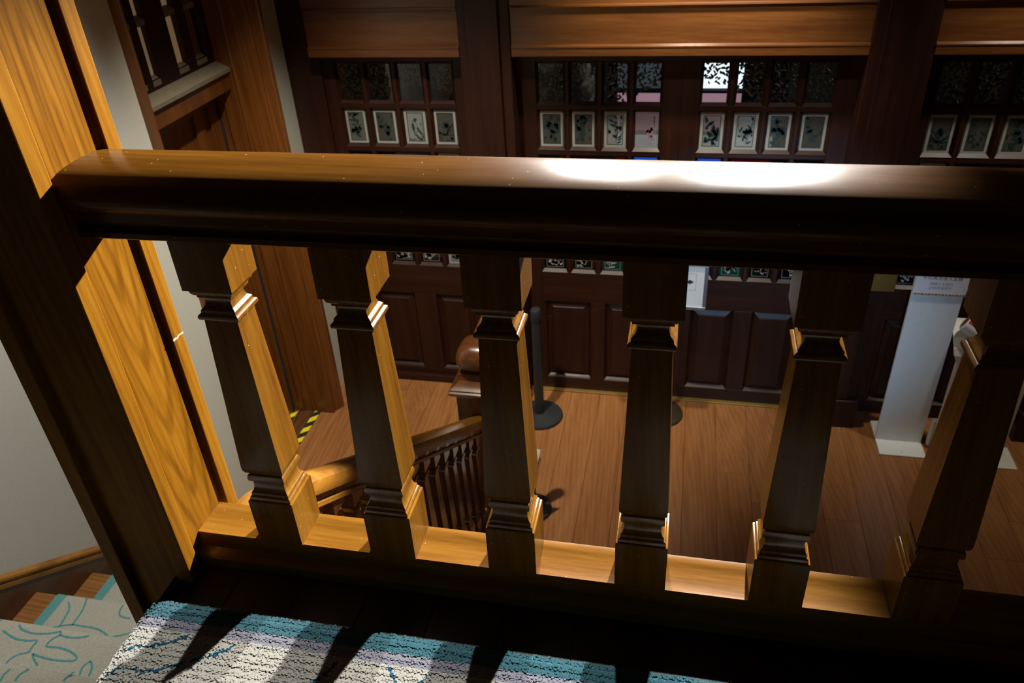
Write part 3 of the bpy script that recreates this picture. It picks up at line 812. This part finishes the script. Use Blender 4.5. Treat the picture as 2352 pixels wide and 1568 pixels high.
VINES = {-0.977: [[(-2.152, 0.399), (-2.127, 0.37), (-2.118, 0.336), (-2.112, 0.299)], [(-2.094, 0.427), (-2.081, 0.399), (-2.072, 0.365), (-2.068, 0.31)], [(-2.138, 0.284), (-2.104, 0.3), (-2.068, 0.31), (-2.019, 0.311), (-1.965, 0.309), (-1.928, 0.298), (-1.898, 0.283)], [(-1.934, 0.42), (-1.93, 0.395), (-1.917, 0.376), (-1.89, 0.37), (-1.87, 0.37)], [(-1.898, 0.283), (-1.80, 0.33), (-1.72, 0.40)], [(-1.70, 0.26), (-1.62, 0.31), (-1.55, 0.40)]],
 -0.805: [[(-2.101, 0.171), (-2.076, 0.156), (-2.026, 0.149), (-1.972, 0.158), (-1.94, 0.172)], [(-2.142, 0.142), (-2.078, 0.121), (-2.028, 0.12), (-1.995, 0.126), (-1.994, 0.105), (-1.99, 0.081)], [(-1.94, 0.172), (-1.932, 0.158), (-1.946, 0.14), (-1.948, 0.112), (-1.902, 0.114), (-1.854, 0.107), (-1.821, 0.094), (-1.817, 0.08), (-1.846, 0.073), (-1.897, 0.07), (-1.955, 0.075), (-1.972, 0.078), (-1.959, 0.065), (-1.925, 0.042)], [(-1.932, 0.158), (-1.891, 0.155), (-1.853, 0.162), (-1.831, 0.172)], [(-1.99, 0.081), (-2.02, 0.067), (-2.034, 0.047), (-2.036, 0.032)], [(-1.763, 0.087), (-1.774, 0.062), (-1.765, 0.035)], [(-1.763, 0.087), (-1.743, 0.067), (-1.733, 0.037)], [(-1.68, 0.04), (-1.60, 0.09), (-1.50, 0.15)]],
 -0.633: [[(-1.848, -0.077), (-1.853, -0.099), (-1.848, -0.117)], [(-1.792, -0.067), (-1.806, -0.091), (-1.803, -0.11)], [(-1.647, -0.053), (-1.659, -0.073), (-1.66, -0.086)], [(-2.15, -0.09), (-2.05, -0.14), (-1.95, -0.20)], [(-1.85, -0.12), (-1.80, -0.18), (-1.70, -0.24)]]}
for z, L in VINES.items():
    V = []; F = []
    for pts in L:
        a, b = ribbon(pts, z+0.0097, 0.0032); n = len(V); V += a; F += [tuple(i+n for i in q) for q in b]
    adopt(mk('vine_line', V, F, M_vine), run_o)

# ------------------------------------------------------------------ railing of the lower flight
HR = 0.668
sr = empty('stair_railing', (-0.99, 1.0, -1.6))
tag(sr, 'amber wooden stair railing running down to the newel, seen behind the balusters', 'railing')
SX = -0.99
hz = lambda y: 0.034-0.664*(y-0.106)
prof = [(-0.050, -0.022), (-0.052, 0.006), (-0.044, 0.026), (-0.026, 0.038), (0.0, 0.042), (0.026, 0.038), (0.044, 0.026), (0.052, 0.006), (0.050, -0.022), (0.036, -0.032), (0.034, -0.050), (0.044, -0.056), (0.046, -0.070), (0.036, -0.078), (-0.036, -0.078), (-0.046, -0.070), (-0.044, -0.056), (-0.034, -0.050), (-0.036, -0.032)]
def stair_handrail():
    path = [(0.066, 0.020), (0.100, 0.018), (0.135, 0.008)] + [(y, hz(y)) for y in (0.175, 0.22, 2.068)]
    V = []; F = []; n = len(prof)
    for y, z in path: V += [(SX+u, y, z-0.036+v) for u, v in prof]
    for k in range(len(path)-1):
        for i in range(n):
            j = (i+1) % n; F.append((k*n+i, k*n+j, (k+1)*n+j, (k+1)*n+i))
    F.append(tuple(range(n-1, -1, -1))); F.append(tuple((len(path)-1)*n+i for i in range(n)))
    kid(mk('handrail', V, F, M_stairrail, None, True, 32), sr)
stair_handrail()
def flight_baluster(y):
    zt = hz(y)-0.10; zb = Z0S+0.05-0.699*(y-Y0S)
    h = zt-zb
    P = [(0.040, 0), (0.040, 0.11), (0.034, 0.125), (0.030, 0.14), (0.034, 0.15), (0.029, 0.165), (0.036, 0.19), (0.024, 0.62*h/0.75), (0.032, 0.635*h/0.75), (0.030, 0.65*h/0.75), (0.022, 0.66*h/0.75), (0.030, 0.68*h/0.75), (0.040, 0.69*h/0.75), (0.040, h+0.02)]
    o = squarelathe('baluster', [(a*0.9, zb+b) for a, b in P], SX, y, M_newel)
    kid(o, sr)
yy = 0.30
while yy < 2.0:
    flight_baluster(yy); yy += 0.123
nw = empty('stair_newel_post', (-1.0, 2.19, ZF))
tag(nw, 'dark square newel with a rounded finial at the foot of the stairs', 'newel post')
cx, cy = -1.0, 2.19
squarelathe('shaft', [(0.122, ZF), (0.122, ZF+0.22), (0.116, ZF+0.24), (0.110, ZF+0.27), (0.110, -1.150)], cx, cy, M_newel)
kid(bpy.data.objects['shaft'], nw)
cp = squarelathe('cap_moulding', [(0.112, -1.150), (0.138, -1.135), (0.143, -1.125), (0.143, -1.114), (0.134, -1.108), (0.134, -1.098), (0.122, -1.090), (0.108, -1.078), (0.090, -1.058), (0.085, -1.030), (0.089, -1.022), (0.065, -1.014)], cx, cy, M_newel)
kid(cp, nw)
def finial():
    # cushion-shaped square finial
    V = []; F = []; seg = 48
    rings = [(0.060, -1.016), (0.082, -1.006), (0.102, -0.985), (0.112, -0.960), (0.112, -0.935), (0.102, -0.905), (0.086, -0.880), (0.064, -0.864), (0.040, -0.857), (0.012, -0.856)]
    for r, z in rings:
        for i in range(seg):
            a = 2*math.pi*i/seg
            c, s = math.cos(a), math.sin(a)
            q = (abs(c)**3.2+abs(s)**3.2)**(-1/3.2)
            V.append((cx+r*q*c, cy+r*q*s, z))
    for k in range(len(rings)-1):
        for i in range(seg):
            j = (i+1) % seg; F.append((k*seg+i, k*seg+j, (k+1)*seg+j, (k+1)*seg+i))
    F.append(tuple(range(seg-1, -1, -1))); F.append(tuple((len(rings)-1)*seg+i for i in range(seg)))
    return mk('finial', V, F, M_newel, None, True, 60)
kid(finial(), nw)

# ------------------------------------------------------------------ landing balustrade
bal = empty('balustrade', (0.3, 0, -0.025))
tag(bal, 'amber wooden landing balustrade with a broad handrail and square tapered balusters', 'balustrade')
XE = 2.2
def arc_pts(cy_, cz_, r, a0, a1, n): return [(cy_+r*math.cos(math.radians(a0+(a1-a0)*i/n)), cz_+r*math.sin(math.radians(a0+(a1-a0)*i/n))) for i in range(n+1)]
rail = []
half = []      # +y side profile from bottom to top
half += [(0.060, 0.805), (0.064, 0.808), (0.064, 0.818), (0.058, 0.822), (0.056, 0.830), (0.060, 0.838), (0.066, 0.841), (0.066, 0.847), (0.068, 0.858), (0.075, 0.866), (0.086, 0.869)]
half += [(0.0915, 0.876), (0.0935, 0.886), (0.0925, 0.897), (0.0885, 0.908), (0.082, 0.916), (0.072, 0.9225), (0.058, 0.9265), (0.040, 0.929), (0.020, 0.9303)]
rail = half + [(0.0, 0.9307)] + [(-a, b) for a, b in reversed(half)]
kid(sweep('handrail', rail, (-1.0495, 0, 0), (XE, 0, 0), (0, 1, 0), (0, 0, 1), M_rail_x, None, True, 28), bal)
base = [(0.049, 0.0480), (0.029, 0.0480), (0.027, 0.047), (-0.047, 0.047), (-0.049, 0.0455), (-0.049, 0.004), (-0.054, 0.000), (-0.060, -0.004), (-0.070, -0.012), (-0.072, -0.036), (0.060, -0.036), (0.060, -0.20), (0.064, -0.20), (0.064, 0.012), (0.056, 0.020), (0.049, 0.030)]
# outline must be simple: keep hall side slightly proud as a nosing
kid(sweep('base_rail', base, (-1.0495, 0, 0), (XE, 0, 0), (0, 1, 0), (0, 0, 1), M_base_x, None, True, 28), bal)
SHAFT = [(0.0345, 0.628), (0.0470, 0.264), (0.0462, 0.254), (0.0430, 0.2465), (0.0380, 0.243), (0.034, 0.2425)]
UP = [(0.0505, 0.806), (0.0505, 0.6985), (0.0430, 0.6975), (0.0430, 0.693), (0.0415, 0.6875), (0.0375, 0.683), (0.0350, 0.6822), (0.0350, 0.677), (0.0305, 0.676)]
COLLAR = [(0.0300, 0.678), (0.0274, 0.673), (0.0264, 0.667), (0.0268, 0.662), (0.0295, 0.655), (0.0345, 0.6505), (0.0355, 0.6495), (0.0360, 0.6435), (0.0385, 0.6425), (0.0412, 0.640), (0.0420, 0.636), (0.0412, 0.632), (0.0385, 0.6295), (0.0345, 0.629), (0.034, 0.622)]
FOOT = [(0.0350, 0.244), (0.0380, 0.241), (0.0412, 0.2375), (0.0430, 0.230), (0.0420, 0.2225), (0.0390, 0.2185), (0.0365, 0.217), (0.0358, 0.210), (0.0362, 0.202), (0.0382, 0.195), (0.0415, 0.190), (0.0432, 0.1885), (0.0432, 0.181), (0.0450, 0.1805), (0.0470, 0.178), (0.0475, 0.172), (0.0480, 0.170)]
LOW = [(0.0480, 0.171), (0.0505, 0.1705), (0.0518, 0.168), (0.0518, 0.046)]
BX = [-0.8375, -0.569, -0.3005, -0.0320, 0.2365, 0.5050, 0.7735, 1.042, 1.3105]
def rel(prof): return prof
proto = {}
for nm, pf in (('baluster', SHAFT), ('upper_block', UP), ('upper_collar', COLLAR), ('lower_collar', FOOT), ('lower_block', LOW)):
    o = squarelathe(nm, pf, 0, 0, M_collar if 'collar' in nm else M_amber_z, None, 0.965 if nm != 'x' else 1, 26)
    proto[nm] = o
for i, x in enumerate(BX):
    if i == 0:
        parts = proto
    else:
        parts = {}
        for nm, o in proto.items():
            c = o.copy(); COL.objects.link(c); parts[nm] = c
    b = parts['baluster']; b.location = (x, 0, 0); adopt(b, bal)
    for nm in ('upper_block', 'upper_collar', 'lower_collar', 'lower_block'):
        parts[nm].parent = b; parts[nm].matrix_parent_inverse = Matrix.Identity(4); parts[nm].location = (0, 0, 0)

# ------------------------------------------------------------------ tall post at the head of the stairs
po = empty('stair_post', (-1.15, -0.01, ZF))
tag(po, 'tall square amber oak post with corner strips rising past the handrail end', 'post')
ZB, ZT = -1.95, 2.6
kid(box('post_core', -1.235, -1.060, -0.108, 0.088, ZB, ZT, M_post), po)
for (a, b, c, d) in ((-1.080, -1.040, -0.127, -0.088), (-1.080, -1.040, 0.066, 0.105), (-1.257, -1.217, -0.127, -0.088), (-1.257, -1.217, 0.066, 0.105)):
    kid(box('corner_strip', a, b, c, d, ZB, ZT, M_post, None, 0.0025), po)
kid(box('packing_strip', -1.064, -1.050, -0.090, 0.068, ZB, ZT, M_face, None, 0.001), po)

def crack_filler():
    V = []; F = []
    rnd = random.Random(5)
    for i in range(9):
        y = 0.067+0.0375*i/8; z = 0.5015+rnd.uniform(-.0015, .0015); t = rnd.uniform(.0010, .0026)
        V += [(-1.0394, y, z-t), (-1.0394, y, z+t), (-1.0410, y, z+t), (-1.0410, y, z-t)]
        if i:
            a = 4*(i-1); b = 4*i
            F += [(a+k, b+k, b+(k+1) % 4, a+(k+1) % 4) for k in range(4)]
    F += [(3, 2, 1, 0), (32, 33, 34, 35)]
    kid(mk('crack_filler', V, F, plain('white_filler', (0.35, 0.34, 0.30), 0.7)), po)
crack_filler()

# ------------------------------------------------------------------ rug on the landing
def rug_material():
    M, nt, b = newmat('rug_wool')
    N, L = nt.nodes, nt.links
    tc = N.new('ShaderNodeTexCoord'); sp = N.new('ShaderNodeSeparateXYZ')
    L.new(tc.outputs['Object'], sp.inputs[0])
    nz = N.new('ShaderNodeTexNoise'); nz.inputs['Scale'].default_value = 60
    L.new(tc.outputs['Object'], nz.inputs['Vector'])
    mr = N.new('ShaderNodeMapRange'); mr.inputs[3].default_value = -0.003; mr.inputs[4].default_value = 0.003
    L.new(nz.outputs['Fac'], mr.inputs[0])
    ad = N.new('ShaderNodeMath'); ad.operation = 'ADD'; L.new(sp.outputs['Y'], ad.inputs[0]); L.new(mr.outputs[0], ad.inputs[1])
    mp = N.new('ShaderNodeMapRange'); mp.inputs[1].default_value = -0.30; mp.inputs[2].default_value = -0.20
    L.new(ad.outputs[0], mp.inputs[0])
    cr = N.new('ShaderNodeValToRGB'); cr.color_ramp.interpolation = 'CONSTANT'
    E = cr.color_ramp.elements
    E[0].position = 0.0; E[0].color = (0.1696, 0.1642, 0.1433, 1)
    E[1].position = 0.22; E[1].color = (0.08717, 0.08717, 0.1069, 1)
    e = E.new(0.49); e.color = (0.006216, 0.04144, 0.05439, 1)
    L.new(mp.outputs[0], cr.inputs['Fac'])
    n2 = N.new('ShaderNodeTexNoise'); n2.inputs['Scale'].default_value = 420; n2.inputs['Detail'].default_value = 2
    L.new(tc.outputs['Object'], n2.inputs['Vector'])
    hs = N.new('ShaderNodeHueSaturation'); m3 = N.new('ShaderNodeMapRange'); m3.inputs[3].default_value = 0.75; m3.inputs[4].default_value = 1.25
    L.new(n2.outputs['Fac'], m3.inputs[0]); L.new(m3.outputs[0], hs.inputs['Value']); L.new(cr.outputs['Color'], hs.inputs['Color'])
    L.new(hs.outputs['Color'], b.inputs['Base Color'])
    b.inputs['Roughness'].default_value = 0.95; b.inputs['Specular IOR Level'].default_value = 0.08
    b.inputs['Sheen Weight'].default_value = 0.15
    return M
M_rug = rug_material()
M_rugline = plain('rug_blue_line', (0.00444, 0.037, 0.0666), 0.703, spec=0.037, mottle=0.3, scale=400)
RX0, RX1, RY0, RY1, RZ = -1.078, 0.9, -0.70, -0.208, -0.004
def rug():
    # backing slab with rounded rim
    prof = [(RX0-0.004, RZ-0.020), (RX0-0.002, RZ-0.008), (RX0+0.006, RZ-0.002), (RX0+0.02, RZ)]
    V = []; F = []
    rings = [(0.0, RZ-0.0305), (-0.003, RZ-0.010), (0.002, RZ-0.004), (0.016, RZ+0.0022)]
    R = 0.035
    def outline(ins):
        pts = []
        x0, x1, y0, y1 = RX0+ins, RX1-ins, RY0+ins, RY1-ins
        r = max(R-ins, 0.006)
        for (cx_, cy_, a0) in ((x1-r, y1-r, 0), (x0+r, y1-r, 90), (x0+r, y0+r, 180), (x1-r, y0+r, 270)):
            for k in range(7):
                a = math.radians(a0+90*k/6); pts.append((cx_+r*math.cos(a), cy_+r*math.sin(a)))
        return pts
    n = 28
    for ins, z in rings: V += [(a, b, z) for a, b in outline(ins)]
    for k in range(len(rings)-1):
        for i in range(n):
            j = (i+1) % n; F.append((k*n+i, k*n+j, (k+1)*n+j, (k+1)*n+i))
    F.append(tuple((len(rings)-1)*n+i for i in range(n))); F.append(tuple(range(n-1, -1, -1)))
    o = mk('landing_rug', V, F, M_rug)
    tag(o, 'thick cream rug with teal and lavender border on the dark landing', 'rug')
    # lines
    lines = [[(-1.060, -0.337), (-1.05, -0.326), (-1.016, -0.32), (-0.987, -0.308), (-0.96, -0.292), (-0.948, -0.28)],
             [(-1.060, -0.395), (-1.055, -0.380), (-1.041, -0.375), (-0.997, -0.376), (-0.967, -0.368), (-0.932, -0.349), (-0.886, -0.325), (-0.859, -0.309), (-0.837, -0.285)],
             [(-0.507, -0.285), (-0.491, -0.3), (-0.481, -0.315), (-0.478, -0.36)], [(-0.66, -0.37), (-0.646, -0.343), (-0.624, -0.317), (-0.612, -0.286)], [(-0.42, -0.29), (-0.44, -0.31), (-0.455, -0.34)]]
    # pile: thousands of short leaning tufts
    rnd = random.Random(3)
    segs = []
    for L in lines:
        for i in range(len(L)-1):
            for t in range(8):
                segs.append((L[i][0]+(L[i+1][0]-L[i][0])*t/8, L[i][1]+(L[i+1][1]-L[i][1])*t/8))
    cell = {}
    for (a, b) in segs: cell.setdefault((int(a*50), int(b*50)), []).append((a, b))
    def near(x, y):
        ci, cj = int(x*50), int(y*50)
        for i in (ci-1, ci, ci+1):
            for j in (cj-1, cj, cj+1):
                for (a, b) in cell.get((i, j), ()):
                    if (a-x)**2+(b-y)**2 < 0.0034**2: return True
        return False
    PV = []; PF = []; MI = []
    def tuft(x, y, z, out=(0, 0)):
        h = rnd.uniform(0.0030, 0.0041); w = rnd.uniform(0.0028, 0.0037)
        lx, ly = rnd.uniform(-.0022, .0022)+out[0]*0.6, rnd.uniform(-.0022, .0022)+out[1]*0.6
        a = rnd.uniform(0, 6.28); ca, sa = math.cos(a)*w, math.sin(a)*w
        n = len(PV)
        PV.extend([(x+ca, y+sa, z-0.003), (x-sa, y+ca, z-0.003), (x-ca, y-sa, z-0.003), (x+sa, y-ca, z-0.003),
                   (x+lx+ca*.95, y+ly+sa*.95, z+h), (x+lx-sa*.95, y+ly+ca*.95, z+h), (x+lx-ca*.95, y+ly-sa*.95, z+h), (x+lx+sa*.95, y+ly-ca*.95, z+h)])
        PF.extend([(n, n+1, n+5, n+4), (n+1, n+2, n+6, n+5), (n+2, n+3, n+7, n+6), (n+3, n, n+4, n+7), (n+4, n+5, n+6, n+7)])
        mi = 1 if near(x, y) else 0
        MI.extend([mi]*5)
    st_ = 0.0036
    y = RY1-0.002
    while y > -0.62:
        x = RX0+0.002
        xm = 0.16
        while x < xm:
            dx, dy = x-RX0, RY1-y
            if dx < R and dy < R and (R-dx)**2+(R-dy)**2 > R*R:
                x += st_; continue
            ox = -0.004 if dx < 0.012 else 0; oy = 0.004 if dy < 0.012 else 0
            zz = RZ-(0.006 if min(dx, dy) < 0.006 else (0.002 if min(dx, dy) < 0.014 else 0))
            # rows run along the rug: slight troughs between them
            zz -= 0.0009*(int(dy/0.0085) % 2)
            tuft(x+rnd.uniform(-.0014, .0014), y+rnd.uniform(-.0014, .0014), zz, (ox, oy))
            x += st_
        y -= st_
    me = bpy.data.meshes.new('pile'); me.from_pydata(PV, [], PF); me.polygons.foreach_set('material_index', MI); me.update()
    p = link('pile', me, [M_rug, M_rugline]); p['kind'] = 'stuff'; adopt(p, o)
rug()

# ------------------------------------------------------------------ barrier posts and stands in the hall
def barrier_post(x, y, label, height=0.84, mat=M_black, rb=0.155):
    t = empty('barrier_post', (x, y, ZF)); tag(t, label, 'barrier post', 'barrier posts in the hall')
    kid(lathe('base', [(rb-0.005, 0.0), (rb, 0.004), (rb, 0.016), (rb-0.005, 0.022), (0.06, 0.030), (0.035, 0.036)], (x, y, ZF), mat, None, 48), t)
    kid(lathe('pole', [(0.031, 0.030), (0.031, height-0.09)], (x, y, ZF), mat, None, 24), t)
    kid(lathe('head', [(0.031, height-0.09), (0.034, height-0.085), (0.034, height-0.012), (0.028, height-0.003), (0.010, height)], (x, y, ZF), mat, None, 24), t)
barrier_post(-0.837, 2.965, 'black barrier post with a round base before the left leaf of the double door')
barrier_post(-0.735, 2.10, 'black barrier post with a round base out on the hall floor beside the newel', rb=0.118)

# framed notice stand in front of the double door
ns = empty('notice_stand', (-0.05, 3.10, ZF)); tag(ns, 'notice stand with a steel framed white sheet in front of the double door', 'sign stand')
kid(lathe('base', [(0.150, 0.0), (0.155, 0.006), (0.150, 0.016), (0.10, 0.026), (0.04, 0.034)], (-0.05, 3.10, ZF), M_bronze, None, 48), ns)
kid(lathe('pole', [(0.014, 0.03), (0.014, 0.86)], (-0.05, 3.10, ZF), M_steel, None, 20), ns)
def frame_sign():
    x0, x1, z0, z1, y = -0.245, 0.186, -1.118, -0.80, 3.075
    fr = box('sign_frame', x0, x1, y+0.004, y+0.016, z0, z1, M_steel, None, 0.002); kid(fr, ns)
    for (a, b, c, d) in ((x0, x1, z0, z0+0.022), (x0, x1, z1-0.022, z1), (x0, x0+0.022, z0+0.022, z1-0.022), (x1-0.022, x1, z0+0.022, z1-0.022)):
        adopt(box('frame_bar', a, b, y-0.006, y+0.006, c, d, M_steel, None, 0.003), fr)
    sh = box('sheet', x0+0.02, x1-0.02, y+0.001, y+0.0035, z0+0.02, z1-0.02, M_sheet); adopt(sh, fr)
    # printed mark: thin outlined square with a dark lozenge
    V = []; F = []
    def q(a, b, c, d): n = len(V); V.extend([(a, y+0.0004, c), (b, y+0.0004, c), (b, y+0.0004, d), (a, y+0.0004, d)]); F.append((n, n+1, n+2, n+3))
    a, b, c, d = -0.02, 0.118, -0.985, -0.875; t = 0.0012
    q(a, b, c, c+t); q(a, b, d-t, d); q(a, a+t, c, d); q(b-t, b, c, d)
    n = len(V); V.extend([(0.058, y+0.0004, -0.93), (0.082, y+0.0004, -0.945), (0.106, y+0.0004, -0.93), (0.082, y+0.0004, -0.915)]); F.append((n, n+1, n+2, n+3))
    adopt(mk('printed_mark', V, F, M_ink), fr)
frame_sign()

# white card clipped to the second barrier post (only its edge shows)
bp2 = bpy.data.objects['barrier_post.001']
V = [(-0.85, 2.00, -1.62), (-0.690, 2.00, -1.62), (-0.655, 2.05, -1.445), (-0.84, 2.05, -1.445)]
V += [(a, b+0.004, c-0.003) for a, b, c in V]
kid(mk('card', V, [(0,1,2,3),(7,6,5,4),(0,4,5,1),(1,5,6,2),(2,6,7,3),(3,7,4,0)], M_sheet), bp2)

# ---- tall white sign totem
def text_mesh(s, size, loc, rot, mat, parent, name='lettering'):
    cu = bpy.data.curves.new('t', 'FONT'); cu.body = s; cu.size = size; cu.align_x = 'CENTER'; cu.align_y = 'CENTER'; cu.resolution_u = 3
    o = bpy.data.objects.new('t', cu); COL.objects.link(o)
    dg = bpy.context.evaluated_depsgraph_get()
    me = bpy.data.meshes.new_from_object(o.evaluated_get(dg))
    bpy.data.objects.remove(o)
    me.materials.clear()
    e = link(name, me, mat, None, loc); e.rotation_euler = rot
    adopt(e, parent)
    return e
tt = empty('sign_totem', (1.42, 3.02, ZF)); tag(tt, 'tall white sign totem with a printed notice beside the right pilaster', 'sign')
kid(box('base_plate', 1.287, 1.553, 2.870, 3.20, ZF+0.0005, ZF+0.010, M_white, None, 0.003), tt)
body = kid(box('panel', 1.284, 1.548, 3.010, 3.030, ZF+0.010, -0.45, M_white, None, 0.002), tt)
card = box('notice', 1.284, 1.553, 3.003, 3.0095, -0.900, -0.50, M_paper, None, 0.001); kid(card, tt)
rx = (math.radians(90), 0, 0)
text_mesh('不可再次进入主楼', 0.0255, (1.418, 3.0024, -0.792), rx, M_ink, card)
text_mesh('请确认主楼内', 0.0195, (1.418, 3.0024, -0.826), rx, M_greyp, card)
text_mesh('已经参观完毕', 0.0195, (1.418, 3.0024, -0.852), rx, M_greyp, card)
nsq = 30
for i in range(nsq):
    a = 1.286+i*(0.264/nsq)
    mt = [M_orange, M_ink, M_orange, M_green][i % 4]
    adopt(box('border_square', a, a+0.264/nsq, 3.0018, 3.003, -0.896, -0.887, mt), card)
kid(lathe('screw', [(0.004, 0.0), (0.004, 0.002)], (1.42, 2.905, ZF+0.010), M_steel, None, 12), tt)

# ---- bent-arm stands with a dispenser
def arm_stand(x, y, label, sc=1.0, cat='stand'):
    t = empty('dispenser_stand', (x, y, ZF)); tag(t, label, cat, 'cream arm stands by the totem')
    kid(box('foot', x-0.02, x+0.11, y-0.06, y+0.14, ZF+0.0005, ZF+0.008, M_cream, None, 0.003), t)
    kid(box('bracket', x-0.035, x+0.035, y+0.02, y+0.06, ZF+0.008, ZF+0.20, M_cream, None, 0.004), t)
    kid(box('upright', x-0.022, x+0.022, y-0.012, y+0.012, ZF+0.008, -1.30, M_cream, None, 0.005), t)
    # arm: tilts back and widens
    V = []
    for (yy_, zz_, w) in ((y-0.012, -1.30, 0.022), (y-0.016, -1.25, 0.045), (y-0.004, -1.205, 0.052), (y+0.14, -1.11, 0.052)):
        V += [(x-w, yy_, zz_), (x+w, yy_, zz_), (x+w, yy_+0.024, zz_+0.006), (x-w, yy_+0.024, zz_+0.006)]
    F = [(3, 2, 1, 0), (12, 13, 14, 15)]
    for k in range(3):
        for i in range(4):
            j = (i+1) % 4; F.append((4*k+i, 4*k+j, 4*k+4+j, 4*k+4+i))
    kid(mk('arm', V, F, M_cream), t)
    s = lathe('bolt', [(0.009, 0), (0.009, 0.004), (0.004, 0.005)], (0, 0, 0), M_steel, None, 16)
    s.rotation_euler = (math.radians(90), 0, 0); s.location = (x, y-0.014, -1.268); kid(s, t)
    return t
arm_stand(1.612, 2.965, 'cream bent-arm stand directly beside the white totem')
arm_stand(1.935, 2.90, 'cream bent-arm stand farthest right behind the last baluster')
# wipe canister on the first stand
can = empty('wipes_canister', (1.625, 3.02, -1.11)); tag(can, 'white wipes canister with a red top band on the arm stand', 'canister')
def canister():
    V = []; F = []; MI = []
    seg = 28; L = 0.15; r = 0.052
    ax = Vector((0.80, -0.35, -0.48)).normalized(); u = ax.cross(Vector((0, 0, 1))).normalized(); v = u.cross(ax)
    c0 = Vector((1.592, 3.0, -1.050))
    for t, rr in ((0.0, r*0.86), (0.006, r), (0.035, r), (L, r)):
        for i in range(seg):
            a = 2*math.pi*i/seg; V.append(c0+ax*t+u*rr*math.cos(a)+v*rr*math.sin(a))
    for k in range(3):
        for i in range(seg):
            j = (i+1) % seg; F.append((k*seg+i, k*seg+j, (k+1)*seg+j, (k+1)*seg+i)); MI.append(0)
    F.append(tuple(range(seg-1, -1, -1))); MI.append(0)
    F.append(tuple(3*seg+i for i in range(seg))); MI.append(0)
    b = mk('body', V, F, [M_white], None, True, 40); kid(b, can)
    # red band, grey face ring and dark red label disc on the end
    V2 = []; F2 = []
    for t in (0.004, 0.052):
        for i in range(10):
            a = math.radians(30+12*i); V2.append(c0+ax*t+u*(r+0.0012)*math.cos(a)+v*(r+0.0012)*math.sin(a))
    for i in range(9): F2.append((i, i+1, 11+i, 10+i))
    kid(mk('red_band', V2, F2, M_red, None, True), can)
    for nm, rr, off, mt in (('end_ring', r*0.84, 0.0012, M_greyp), ('end_label', r*0.62, 0.0022, plain('dark_red_label', (0.20, 0.03, 0.03), 0.5))):
        V3 = [c0-ax*off+u*rr*math.cos(2*math.pi*i/24)+v*rr*math.sin(2*math.pi*i/24) for i in range(24)]
        n = 24; V3 += [p+ax*0.0008 for p in V3]
        F3 = [tuple(range(24)), tuple(range(47, 23, -1))]+[(i, (i+1) % 24, 24+(i+1) % 24, 24+i) for i in range(24)]
        kid(mk(nm, V3, F3, mt), can)
canister()

# brass plaque on the right pilaster
pq = box('brass_plaque', 1.0, 1.145, YP-0.034, YP-0.022, -0.945, -0.78, M_brass, None, 0.002)
pq.location = (0.075, 0, 0)
tag(pq, 'small brass plaque on the right pilaster behind the totem', 'plaque')

# small grey-green device low behind the second baluster
dv = box('control_box', -1.80, -1.62, 1.86, 2.02, ZF, ZF+0.06, plain('grey_green_plastic', (0.36, 0.42, 0.36), 0.5), None, 0.006)
tag(dv, 'flat grey-green box on the hall floor behind the stair railing', 'box')
kn = lathe('knob', [(0.012, 0), (0.012, 0.05), (0.009, 0.055)], (-1.68, 1.90, ZF+0.06), M_cream, None, 16); adopt(kn, dv)

# cobweb strand between two balusters
def strand():
    a = Vector((-0.262, -0.02, 0.665)); b = Vector((-0.085, -0.03, 0.712)); V = []; F = []
    n = 12
    for i in range(n+1):
        p = a.lerp(b, i/n); p.z -= 0.004*math.sin(math.pi*i/n)
        for k in range(3):
            t = 2*math.pi*k/3; V.append((p.x, p.y+0.00014*math.cos(t), p.z+0.00014*math.sin(t)))
    for i in range(n):
        for k in range(3):
            j = (k+1) % 3; F.append((3*i+k, 3*i+j, 3*i+3+j, 3*i+3+k))
    o = mk('cobweb_thread', V, F, plain('spider_silk', (0.5, 0.5, 0.48), 0.4))
    tag(o, 'single cobweb thread strung between the third and fourth balusters', 'cobweb')
strand()

# ceiling over the hall and landing
tag(box('ceiling', -2.7, 3.2, -2.6, 3.34, 2.6, 2.68, M_wall), kind='structure')
